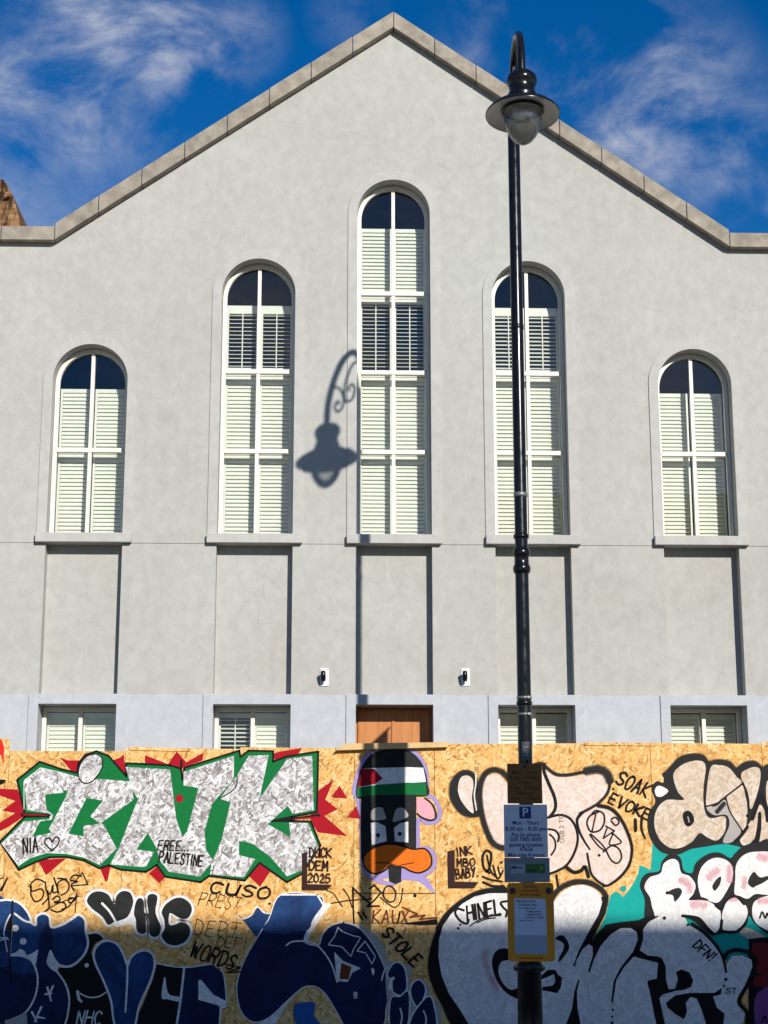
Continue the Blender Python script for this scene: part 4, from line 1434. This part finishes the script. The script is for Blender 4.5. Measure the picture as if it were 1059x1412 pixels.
# --- white ROC
g = Paint(52)
g.fill(C6([(15, 120), (60, 30), (170, 5), (195, -75), (270, -140), (345, -100), (370, 0), (440, 20), (470, -60), (560, -130), (660, -145), (750, -100), (790, -140), (860, -200), (960, -220), (1090, -200), (1090, 480), (960, 440), (905, 370), (885, 440), (800, 510), (690, 515), (600, 530), (520, 470), (400, 390), (200, 400), (60, 400), (55, 240)]), 'softblack')
for pts in ([(50, 140), (90, 60), (180, 25), (205, -50), (270, -92), (325, -70), (350, 20), (420, 50), (466, 120), (450, 190), (420, 240), (560, 250), (640, 300), (672, 350), (662, 470), (605, 512), (540, 440), (480, 385), (380, 372), (402, 440), (370, 540), (300, 557), (240, 522), (200, 600), (100, 682), (8, 660), (40, 560), (35, 480), (100, 410), (135, 380), (110, 290), (95, 220)],
            [(485, 80), (520, -30), (600, -95), (690, -95), (760, -40), (768, 60), (720, 170), (650, 262), (560, 242), (510, 210)],
            [(790, 80), (800, -50), (870, -130), (980, -152), (1090, -130), (1090, 45), (1000, 60), (940, 18), (898, 80), (920, 135), (1000, 112), (1090, 70), (1090, 195), (960, 193), (890, 232), (830, 210), (785, 190)],
            [(690, 330), (730, 250), (800, 228), (870, 280), (892, 350), (860, 430), (790, 492), (700, 492), (680, 430)],
            [(930, 300), (970, 240), (1090, 225), (1090, 475), (1000, 462), (940, 400)]):
    g.fill(C6(pts), 'white')
for pts in ([(222, 187), (320, 143), (357, 180), (300, 257), (280, 205)], [(603, 130), (640, 70), (674, 52), (667, 110), (625, 167)], [(893, 100), (940, 13), (990, 58), (1060, 45), (1060, 72), (990, 82), (940, 142)]):
    g.fill(C6(pts), 'charcoal')
for pts, w_ in (([(345, 80), (400, 110), (425, 170)], 7), ([(575, 60), (640, 5)], 8), ([(740, -30), (742, 90)], 6), ([(440, 275), (540, 285)], 8), ([(870, 60), (860, 140)], 5), ([(985, -110), (1040, -100)], 8), ([(985, 252), (1060, 245)], 6), ([(740, 240), (800, 235)], 5)):
    g.stroke(C6(pts), w_, 'pink', soft=1.1, cover=.52)
g.dot(C6([(235, 184)])[0], 2.2, 'black')
g.dot(C6([(212, 390)])[0], 2.4, 'black')
g.stroke(C6([(360, 372), (440, 380), (500, 400), (560, 470), (610, 520)]), 5.0, 'black', taper=(.8, 1))
g.stroke(C6([(405, 440), (375, 545), (300, 563), (238, 520)]), 3.0, 'black')
g.stroke(C6([(238, 520), (210, 600), (110, 690), (0, 670)]), 3.6, 'black')
g.stroke(C6([(420, 238), (500, 225), (560, 240)]), 2.6, 'black')
g.stroke(C6([(630, 285), (680, 318), (710, 250), (790, 210), (862, 275)]), 3.6, 'black')
g.stroke(C6([(680, 410), (675, 480), (700, 500), (800, 500), (870, 440)]), 4.0, 'black')
g.stroke(C6([(990, 390), (1010, 340), (1035, 390), (1050, 350), (1070, 400)]), 2.4, 'ink')
g.build('white bubble letters ROC with black outline')
# --- big chalk letters at the foot
g = Paint(78)
g.stroke(C4([(640, 160), (520, 160), (390, 190), (270, 258), (160, 355), (85, 470)]), 8.0, 'black', soft=.2)
g.fill(C4([(640, 150), (520, 150), (385, 180), (262, 250), (150, 350), (70, 480), (18, 640), (0, 800), (40, 950), (110, 1090), (210, 1270), (420, 1270), (600, 1000), (700, 600)]), 'black')
light = C4([(650, 186), (500, 186), (380, 212), (282, 270), (190, 352), (122, 450), (90, 560), (85, 700), (110, 850), (170, 1000), (260, 1130), (350, 1280)]) + \
    C6([(700, 1280), (850, 1245), (872, 1170), (802, 1080), (882, 920), (930, 790), (922, 730), (842, 694), (762, 700), (722, 760), (712, 800), (672, 690), (600, 590), (520, 512), (422, 452), (300, 480), (120, 560)]) + C5([(860, 480), (760, 440), (620, 470), (470, 560), (440, 540), (480, 450), (525, 330), (535, 250), (500, 180), (440, 135), (370, 118), (290, 128), (200, 180), (140, 250)])
g.fill(light, 'chalk', False)
g.stroke(C5([(120, 240), (160, 175), (230, 122), (320, 92), (430, 100), (520, 150), (560, 210), (556, 280)]), 7.5, 'softblack', soft=.3)
g.fill(C5([(520, 220), (585, 200), (560, 350), (450, 560), (560, 440), (680, 420), (820, 405), (880, 380), (1000, 368), (905, 420), (862, 480), (862, 560), (835, 650), (900, 690), (980, 700), (1022, 760), (1047, 800), (1047, 890), (1075, 980), (990, 1020), (1045, 1270), (980, 1270), (940, 1080), (895, 910), (972, 880), (985, 742), (880, 712), (785, 700), (705, 790), (645, 890), (615, 1085), (603, 1060), (622, 900), (678, 790), (780, 660), (820, 560), (810, 500), (760, 468), (680, 470), (600, 520), (520, 610), (465, 720), (430, 830), (415, 822), (455, 680), (452, 620), (420, 600), (370, 640), (322, 730), (310, 782), (295, 775), (340, 650), (420, 500), (500, 360), (530, 260)]), 'black', False)
for p_, r_ in (((615, 1132), 1.8), ((612, 1187), 1.6), ((610, 1238), 2.2)):
    g.dot(C5([p_])[0], r_, 'black')
g.fill(C5([(150, 555), (200, 525), (242, 560), (263, 625), (235, 680), (185, 742), (178, 715), (215, 640), (212, 590)]), 'black')
g.fill(C5([(25, 862), (90, 808), (150, 808), (176, 850), (206, 870), (195, 950), (165, 996), (110, 985), (40, 972), (48, 945), (130, 935), (150, 900), (140, 842), (40, 885)]), 'black', False)
g.fill(C5([(335, 885), (347, 890), (325, 980), (330, 1120), (362, 1280), (225, 1280), (285, 1120), (305, 980)]), 'black', False)
g.fill(C4([(650, 640), (580, 638), (535, 680), (519, 760), (550, 880), (620, 980), (700, 1032), (760, 1042), (760, 945), (680, 970), (620, 930), (580, 860), (573, 790), (600, 740), (660, 720)]), 'black')
g.stroke(C4([(470, 660), (460, 740), (500, 850), (560, 960)]), 6, 'pink', soft=1.4, cover=.42)
g.fill(C6([(-10, 690), (120, 735), (150, 700), (190, 715), (222, 780), (226, 880), (180, 920), (235, 972), (300, 965), (322, 890), (305, 830), (350, 808), (415, 832), (447, 895), (430, 950), (380, 972), (300, 985), (200, 1012), (160, 1050), (205, 1280), (150, 1280), (75, 900), (160, 880), (160, 755), (-10, 712)]), 'black', False)
g.fill(C6([(222, 1082), (300, 1020), (420, 1000), (620, 1000), (680, 958), (672, 1012), (608, 1030), (640, 1120), (702, 1170), (690, 1280), (560, 1280), (512, 1130), (475, 1045), (425, 1033), (385, 1080), (397, 1150), (372, 1215), (300, 1172), (240, 1122)]), 'black', False)
g.stroke(C6([(440, 440), (520, 495), (610, 585), (680, 690), (716, 830)]), 4.4, 'black', taper=(1.2, .7))
g.stroke(C6([(700, 720), (730, 670), (810, 650), (905, 675), (955, 735), (935, 820), (885, 940), (820, 1070), (885, 1160), (880, 1270)]), 6.5, 'black', soft=.15)
g.dot(C6([(712, 890)])[0], 2.4, 'black')
g.dot(C6([(698, 943)])[0], 1.7, 'black')
g.scrawl('DFN!', 964, 1295, 13.5, 9.6, 2.0, 'ink', .72, .1)
g.scrawl('ST', 1001, 1362, 7.5, 8, 1.2, 'charcoal', .06)
g.stroke(C4([(290, 325), (240, 312), (222, 350), (262, 410), (315, 432), (330, 400)]), 3.2, 'ink')
g.scrawl('HINEL', 641, 1250, 20, 11, 2.6, 'ink', -.21, .1)
g.stroke(C4([(640, 250), (590, 262), (610, 300), (640, 330), (632, 375)]), 3.0, 'ink')
g.stroke(C4([(340, 450), (420, 400), (500, 372), (590, 362)]), 2.6, 'ink', taper=(.6, 1))
g.stroke(C4([(400, 425), (470, 395), (545, 385)]), 1.8, 'ink')
g.dot(C4([(262, 441)])[0], 1.5, 'ink')
g.dot(C4([(245, 470)])[0], 1.8, 'ink')
g.build('huge chalk grey bubble letters with black outline at the foot')
# ================================================================== STREET LAMP
LX, LY = 1.054, -3.61
lamp = empty('street_lamp', (LX, LY, 0), 'tall black iron street lamp with scrolled swan neck and bowl lantern', 'street lamp')
m = MB()
m.lathe([(.0, .0), (.16, .0), (.16, .12), (.125, .18), (.112, .22), (.105, .86), (.108, .865), (.135, .875), (.14, .9), (.13, .93), (.112, .955),
         (.095, .985), (.078, 1.01), (.066, 1.03)], LX, LY, 28)
m.build('column_base', M['black_iron'], lamp)
m = MB()
m.lathe([(.066, 1.03), (.062, 4.40)], LX, LY, 24)
m.build('lower_shaft', M['black_iron'], lamp)
m = MB()
m.lathe([(.062, 4.40), (.078, 4.42), (.082, 4.45), (.078, 4.475), (.068, 4.49), (.066, 4.56), (.078, 4.575), (.082, 4.60), (.076, 4.63), (.060, 4.65)], LX, LY, 24)
m.build('collar', M['black_iron'], lamp)
m = MB()
m.lathe([(.0595, 4.65), (.058, 9.02), (.05, 9.06), (.0, 9.07)], LX, LY, 24)
m.build('upper_shaft', M['black_iron'], lamp)
for zz_, rr in ((6.79, .0635), (5.15, .0645)):
    m = MB()
    m.lathe([(.058, zz_ - .022), (rr, zz_ - .02), (rr, zz_ + .02), (.058, zz_ + .022)], LX, LY, 24)
    m.build('shaft_band', M['band' if zz_ < 6 and zz_ > 5 else 'black_iron'], lamp)
for zz_ in (3.26, 3.11):
    m = MB()
    m.lathe([(.063, zz_ - .012), (.069, zz_ - .011), (.069, zz_ + .011), (.063, zz_ + .012)], LX, LY, 24)
    m.box(LX + .02, LX + .045, LY - .085, LY - .06, zz_ - .01, zz_ + .01)
    m.build('steel_strap', M['band'], lamp)
# swan neck in the plane of the pole, out over the road
k_ = .99 / 1.002


def sy(v):
    return -3.61 - (-v - 3.746) * k_


arm = [(-3.746, 9.00), (-3.78, 9.20), (-3.87, 9.37), (-4.016, 9.485), (-4.217, 9.53), (-4.383, 9.50), (-4.549, 9.40), (-4.664, 9.27), (-4.728, 9.12), (-4.748, 8.86)]
P3 = [(LX - .024 * min(1, i / 8), sy(a), b) for i, (a, b) in enumerate(arm)]
m = MB()
m.tube(crom(P3, False, 6), .036, 12)
m.build('swan_neck', M['black_iron'], lamp)
s1 = [(-3.86, 9.30), (-4.03, 9.34), (-4.182, 9.26), (-4.247, 9.15), (-4.229, 9.02), (-4.145, 8.941), (-4.029, 8.928), (-3.963, 8.994), (-3.997, 9.071), (-4.081, 9.117), (-4.147, 9.106), (-4.113, 9.063)]
s2 = [(-4.60, 9.33), (-4.431, 9.25), (-4.313, 9.13), (-4.279, 9.016), (-4.328, 8.956), (-4.444, 8.965), (-4.528, 9.038), (-4.529, 9.096), (-4.446, 9.095), (-4.412, 9.042)]
for s in (s1, s2):
    m = MB()
    m.tube(crom([(LX - .012, sy(a), b) for a, b in s], False, 6), .015, 8)
    m.build('scroll', M['black_iron'], lamp)
LNX, LNY, LNZ = 1.030, -4.60, 8.51
M['enamel'] = m_plain('dulled white enamel', (0.55, 0.55, 0.50), 0.35, 0, 0.5, 0.12, 9)
TILT = math.radians(4.0)


class LB(MB):
    """lantern parts: turned profiles, nodding a little towards the road"""

    def build(self, name, mat, parent=None, bevel=0.0):
        c, sn = math.cos(TILT), math.sin(TILT)
        self.v = [(x, LNY + (y - LNY) * c + (z - LNZ) * sn, LNZ + (z - LNZ) * c - (y - LNY) * sn) for x, y, z in self.v]
        return super().build(name, mat, parent, bevel)


m = LB()
m.lathe([(.0, 8.945), (.05, 8.94), (.10, 8.925), (.135, 8.89), (.142, 8.85), (.138, 8.82), (.122, 8.80), (.119, 8.76), (.122, 8.72), (.136, 8.70), (.138, 8.675), (.130, 8.655), (.135, 8.64), (.155, 8.63)], LNX, LNY, 32)
lan = m.build('lantern_canopy', M['black_iron'], lamp)
m = LB()
m.lathe([(.155, 8.63), (.21, 8.612), (.285, 8.568), (.333, 8.523), (.343, 8.507), (.341, 8.497)], LNX, LNY, 40)
m.build('shade', M['black_iron'], lan)
m = LB()
m.lathe([(.337, 8.499), (.325, 8.508), (.28, 8.530), (.22, 8.545), (.196, 8.548)], LNX, LNY, 40)
m.build('shade_lining', M['enamel'], lan)
m = LB()
m.lathe([(.196, 8.549), (.198, 8.530), (.190, 8.522), (.179, 8.524), (.178, 8.549)], LNX, LNY, 40)
m.build('bowl_ring', M['black_iron'], lan)
m = LB()
m.lathe([(.177, 8.53), (.175, 8.47), (.166, 8.41), (.149, 8.345), (.120, 8.285), (.080, 8.235), (.035, 8.205), (.006, 8.196)], LNX, LNY, 40)
m.build('bowl', M['bowl'], lan)
m = LB()
m.lathe([(.1775, 8.562), (.12, 8.564), (.0, 8.565)], LNX, LNY, 32)
m.box(LNX - .095, LNX + .095, LNY - .06, LNY + .06, 8.525, 8.56)
for kx in (-.066, -.022, .022, .066):
    m.box(LNX + kx - .014, LNX + kx + .014, LNY - .045, LNY + .045, 8.512, 8.5245)
m.build('lamp_tray', M['enamel'], lan)

# banner seen edge-on behind the column, facing along the street
ban = empty('lamp_post_banner', (LX, LY, 0), 'narrow banner on two arms behind the lamp column, seen edge on', 'banner')
dv = Vector((LX - CAM.x, LY - CAM.y, 0)).normalized()


def bp(s, z, off=0.0):
    return (LX + dv.x * s - dv.y * off, LY + dv.y * s + dv.x * off, z)


qb = Vector(bp(.86, 0)).y
ztop = un(563, 975, YH).z + SB * (-qb + YH)
zbot = un(563, 1170, YH).z + SB * (-qb + YH)
m = MB()
vs = []
for s in (.19, .86):
    for o in (-.002, .002):
        for z in (zbot, ztop):
            vs.append(bp(s, z, o))
m.add(vs, [(0, 1, 3, 2), (4, 6, 7, 5), (0, 4, 5, 1), (2, 3, 7, 6), (0, 2, 6, 4), (1, 5, 7, 3)])
m.build('banner_cloth', m_flat('banner vinyl', (0.10, 0.12, 0.22), 0.6), ban)
for z in (zbot, ztop):
    m = MB()
    m.tube([bp(.05, z), bp(.90, z)], .012, 8)
    m.build('banner_arm', M['black_iron'], ban)
    m = MB()
    m.lathe([(.0595, z - .02), (.072, z - .018), (.072, z + .018), (.0595, z + .02)], LX, LY, 20)
    m.build('bracket', M['black_iron'], ban)

# ------------------------------------------------------------------ signs strapped to the column
YS = LY - 0.12
TEXT_TODO = []


def txt(body, x, z, h, mat, parent, y, rot=0.0, bold=0.0, sx=1.0, name='lettering', rz=0.0):
    cu = bpy.data.curves.new('lettering', 'FONT')
    cu.body = body
    cu.size = h * 1.38
    cu.align_x = 'CENTER'
    cu.align_y = 'CENTER'
    cu.offset = bold
    cu.resolution_u = 3
    o = bpy.data.objects.new('tmp_text', cu)
    COL.objects.link(o)
    TEXT_TODO.append((o, x, z, sx, mat, parent, y, rot, name))


def rrect(x0, x1, z0, z1, r, n=5):
    lp = []
    for (cx_, cz_, a0) in ((x1 - r, z0 + r, -PI / 2), (x1 - r, z1 - r, 0), (x0 + r, z1 - r, PI / 2), (x0 + r, z0 + r, PI)):
        for k in range(n + 1):
            a = a0 + PI / 2 * k / n
            lp.append((cx_ + r * math.cos(a), cz_ + r * math.sin(a)))
    return lp


def sign(name, label, rect, r, mat, y=YS, cat='sign', backing=True):
    x0, z0, x1, z1 = rect
    s = empty(name, ((x0 + x1) / 2, y, z0), label, cat)
    m = MB()
    m.plate([rrect(x0, x1, z0, z1, r)], y, y + .004)
    m.build('face', mat, s)
    m = MB()
    for z in (z0 + .25 * (z1 - z0), z1 - .25 * (z1 - z0)):
        m.box(x0 + .02, x1 - .02, y + .0045, y + .03, z - .02, z + .02)
        m.box(LX - .07, LX + .07, y + .0305, LY + .02, z - .012, z + .012)
    m.build('bracket', M['steel'], s)
    return s


INKT = m_flat('sign lettering black', (0.02, 0.02, 0.03))
# loading sign, faded brown yellow
S = sign('loading_sign', 'small amber loading sign with dark lettering above the parking sign', (.876, 2.31, 1.186, 2.66), .008, m_flat('amber sign face', (0.24, 0.095, 0.008)))
BRN = m_flat('dark brown lettering', (0.05, 0.012, 0.008))
for t_, f_, h_ in (('Mon - Thurs', .835, .032), ('7 am - 8.30am', .705, .032), ('Friday', .575, .032), ('7 am - 8.30pm', .445, .032), ('Saturday', .315, .032), ('7 am - 1.30pm', .185, .032)):
    txt(t_, 1.031, 2.31 + .35 * (f_ - .06), h_, BRN, S, YS - .0012, bold=.0006)
m = MB()
m.plate([[(1.031 + .016 * math.cos(a * PI / 6), 2.634 + .016 * math.sin(a * PI / 6)) for a in range(12)]], YS - .0015, YS - .0005)
m.build('symbol', BRN, S)
# parking sign
WHT = m_flat('white sign face', (0.70, 0.71, 0.75), 0.4)
S = sign('parking_sign', 'white parking sign with blue P square and pay by phone lettering', (.840, 1.842, 1.226, 2.300), .008, WHT)
BLU = m_flat('parking blue', (0.012, 0.03, 0.20))
m = MB()
m.plate([[(.978, 2.178), (1.082, 2.178), (1.082, 2.282), (.978, 2.282)]], YS - .0015, YS - .0005)
m.build('parking_square', BLU, S)
txt('P', 1.030, 2.230, .078, WHT, S, YS - .0028, bold=.002)
for t_, z_, h_ in (('Mon - Thurs', 2.140, .034), ('8.30 am - 8.30 pm', 2.088, .036), ('Pay by phone', 2.037, .034), ('020 7005 0055', 1.996, .034),
                   ('quoting location', 1.949, .034), ('47626', 1.910, .034), ('Max stay 4 hours', 1.862, .034)):
    txt(t_, 1.033, z_, h_, BLU, S, YS - .0012, bold=.0011)
# grey backing plate with two stickers
S = sign('sticker_plate', 'grey metal plate with a white and a green sticker under parking sign', (.838, 1.627, 1.238, 1.838), .006, M['steel'], y=YS + .002)
m = MB()
m.plate([[(.895, 1.70), (1.018, 1.70), (1.018, 1.785), (.895, 1.785)]], YS + .0005, YS + .0015)
st_ = m.build('sticker', m_flat('pale sticker', (0.38, 0.40, 0.43)), S)
m = MB()
m.plate([[(1.026, 1.705), (1.196, 1.705), (1.196, 1.786), (1.026, 1.786)]], YS + .0005, YS + .0015)
st2 = m.build('sticker', m_flat('green sticker', (0.035, 0.16, 0.03)), S)
for (xx, zz_, ww, hh, par, mt) in ((.925, 1.755, .05, .018, st_, INKT), (.975, 1.752, .028, .012, st_, INKT), (1.08, 1.727, .09, .016, st2, INKT), (1.165, 1.752, .025, .02, st2, m_flat('yellow dab', (.3, .35, .05)))):
    box('print', mt, par, xx - ww / 2, xx + ww / 2, YS - .0005, YS + .0004, zz_ - hh / 2, zz_ + hh / 2)
# suspension notice
ORG = m_flat('orange notice frame', (0.78, 0.27, 0.008), 0.4)
S = sign('suspension_notice', 'orange framed parking suspension notice holding a white paper sheet', (.858, .955, 1.266, 1.623), .03, ORG, y=YS - .012)
RED = m_flat('notice red lettering', (0.28, 0.03, 0.012))
for t_, z_, h_ in (('Parking', 1.592, .030), ('suspension', 1.556, .026), ('for this location', 1.520, .020), ('No waiting at any time', .985, .016)):
    txt(t_, 1.062, z_, h_, RED, S, YS - .0135, bold=.0006)
m = MB()
m.plate([[(.915, 1.02), (1.20, 1.015), (1.195, 1.485), (.918, 1.492)]], YS - .0142, YS - .0125)
pp = m.build('paper', m_flat('white paper', (0.62, 0.66, 0.76), 0.6), S)
m = MB()
m.plate([[(.916, 1.02), (1.199, 1.015), (1.197, 1.175), (.917, 1.178)]], YS - .0156, YS - .0148)
m.build('grey_panel', m_flat('grey printed panel', (0.36, 0.40, 0.47), 0.6), pp)
for t_, x_, z_, h_ in (('Mon 07 July 2025', 1.02, 1.465, .017), ('Tue 08 July 2025', 1.03, 1.435, .017), ('From 8.30am until', 1.03, 1.405, .014), ('building works', 1.09, 1.378, .016),
                       ('scaffold access', 1.09, 1.352, .016), ('by order of council', 1.09, 1.328, .016), ('reference number', 1.02, 1.302, .012)):
    txt(t_, x_, z_, h_, INKT, pp, YS - .0165, bold=.0003, sx=1.0)
PRP = m_flat('purple plastic rivet', (0.05, 0.014, 0.045), 0.35)
for x_ in (.905, 1.222):
    m = MB()
    m.plate([[(x_ + .027 * math.cos(a * PI / 10), 1.555 + .027 * math.sin(a * PI / 10)) for a in range(20)]], YS - .022, YS - .0125)
    m.build('rivet', PRP, S)
# sticker wrapped on the column
m = MB()
vs, fs = [], []
for i in range(7):
    a = -PI / 2 - .62 + 1.24 * i / 6
    for z in (2.70, 2.86):
        vs.append((LX + .0655 * math.cos(a), LY + .0655 * math.sin(a), z))
for i in range(6):
    fs.append((2 * i, 2 * i + 2, 2 * i + 3, 2 * i + 1))
m.add(vs, fs, True)
M['stk'] = m_plain('scuffed sticker', (0.10, 0.10, 0.11), 0.5, 0, 0.4, 0.5, 60)
o = m.build('sticker', M['stk'], lamp)
txt('LIFE', LX, 2.78, .045, m_flat('sticker print', (0.5, 0.5, 0.5)), o, LY - .068, rot=PI / 2, sx=.9, name='sticker_print')

# stencil prints of the board maker, running up the sheets
for body, px, py, h in (('OSB 2 TO', 775, 1142, .055), ('OSB 2', 658, 1062, .05), ('18 MM 2', 660, 1155, .035), ('OSB 2', 772, 1258, .055)):
    p = un(px, py, YH)
    txt(body, p.x, p.z, h, PAINT['stencil'], hd, YH - .0112 if px > 700 else YH - .0012, rot=PI / 2, name='stencil_print')
bpy.context.view_layer.update()
dg = bpy.context.evaluated_depsgraph_get()
for (o, x, z, sx, mat, parent, y, rot, name) in TEXT_TODO:
    me = bpy.data.meshes.new_from_object(o.evaluated_get(dg))
    cr, sr = math.cos(rot), math.sin(rot)
    for v in me.vertices:
        u, w = v.co.x * sx, v.co.y
        v.co = (x + u * cr - w * sr, y, z + u * sr + w * cr)
    me.materials.clear()
    me.materials.append(mat)
    at = me.attributes.new('cov', 'FLOAT', 'POINT')
    at.data.foreach_set('value', [0.62 if name == 'stencil_print' else 1.0] * len(me.vertices))
    link(name, me, parent)
    cu = o.data
    bpy.data.objects.remove(o)
    bpy.data.curves.remove(cu)

# ================================================================== NEIGHBOURS
nb = empty('brick_chimney', (-5.2, 3.0, 0), 'crumbling brown brick stack rising behind the level stone coping', 'chimney')
m = MB()
rnd = random.Random(3)
prof = [un(x, y, 3.0) for x, y in ((30, 335), (28, 314), (25, 296), (21, 280), (17, 268), (11, 257), (5, 248), (-8, 244), (-22, 250), (-34, 270), (-44, 300), (-50, 335))]
lp = [(p.x, p.z) for p in prof] + [(prof[-1].x, 6.0), (prof[0].x, 6.0)]
m.plate([lp[::-1]], 3.0, 4.1)
m.build('stack', M['oldbrick'], nb)
# broken brick edges and roots standing proud of the face
for k in range(26):
    t_ = rnd.random()
    zc = 8.7 + t_ * (prof[7].z - 8.75)
    rx = max([p.x for p in prof[:8] if p.z > zc + .03] or [prof[7].x])
    xk = rx - rnd.random() ** 1.5 * .9
    w, h = rnd.uniform(.07, .2), rnd.uniform(.05, .16)
    m = MB()
    c_ = [(xk - w, zc), (xk, zc + rnd.uniform(-.03, .03)), (xk - rnd.uniform(0, .05), zc + h), (xk - w + rnd.uniform(-.02, .05), zc + h + rnd.uniform(-.03, .03))]
    m.plate([c_], 3.0 - rnd.uniform(.02, .12), 3.05)
    m.build('brick', M['oldbrick'], nb, .012)
# terrace across the street, behind the viewpoint, whose shadow lies on the foot of the hoarding
OPP_Y = -22.0
OPP_H = 1.185 + SB * (-OPP_Y + YH)
ob = empty('rendered_warehouse', (9, OPP_Y, 0), 'cream rendered warehouse across the street facing the hoarding', 'building')
m = MB()
holes = []
for r in range(3):
    for c in range(4):
        x0 = 3.6 + c * 3.2
        holes.append([(x0, 1.0 + r * 3.4), (x0 + 1.4, 1.0 + r * 3.4), (x0 + 1.4, 3.0 + r * 3.4), (x0, 3.0 + r * 3.4)])
m.plate([[(2.6, 0), (16, 0), (16, OPP_H - .2), (2.6, OPP_H - .2)]] + holes, OPP_Y - .4, OPP_Y)
m.build('wall', M['cream_wall'], ob)
box('parapet_coping', M['stone'], ob, 2.5, 16.1, OPP_Y - .5, OPP_Y + .06, OPP_H - .199, OPP_H)
for hlp in holes:
    x0, z0 = hlp[0]
    w = box('window', M['frame'], ob, x0 + .66, x0 + .74, OPP_Y - .2, OPP_Y - .14, z0, z0 + 2.0)
    mm = MB()
    mm.add([(x0, OPP_Y - .18, z0), (x0 + 1.4, OPP_Y - .18, z0), (x0 + 1.4, OPP_Y - .18, z0 + 2), (x0, OPP_Y - .18, z0 + 2)], [(0, 1, 2, 3)])
    mm.build('pane', M['glass'], w)
box('rear_wall', M['dark'], ob, 2.6, 16, OPP_Y - 8, OPP_Y - 7.8, 0, OPP_H - .6)
box('roof', M['roof'], ob, 2.6, 16, OPP_Y - 8, OPP_Y - .401, OPP_H - .6, OPP_H - .5)
box('side_wall', M['brick'], ob, 2.6, 2.9, OPP_Y - 7.799, OPP_Y - .401, 0, OPP_H - .601)
box('side_wall', M['brick'], ob, 15.7, 16, OPP_Y - 7.799, OPP_Y - .401, 0, OPP_H - .601)
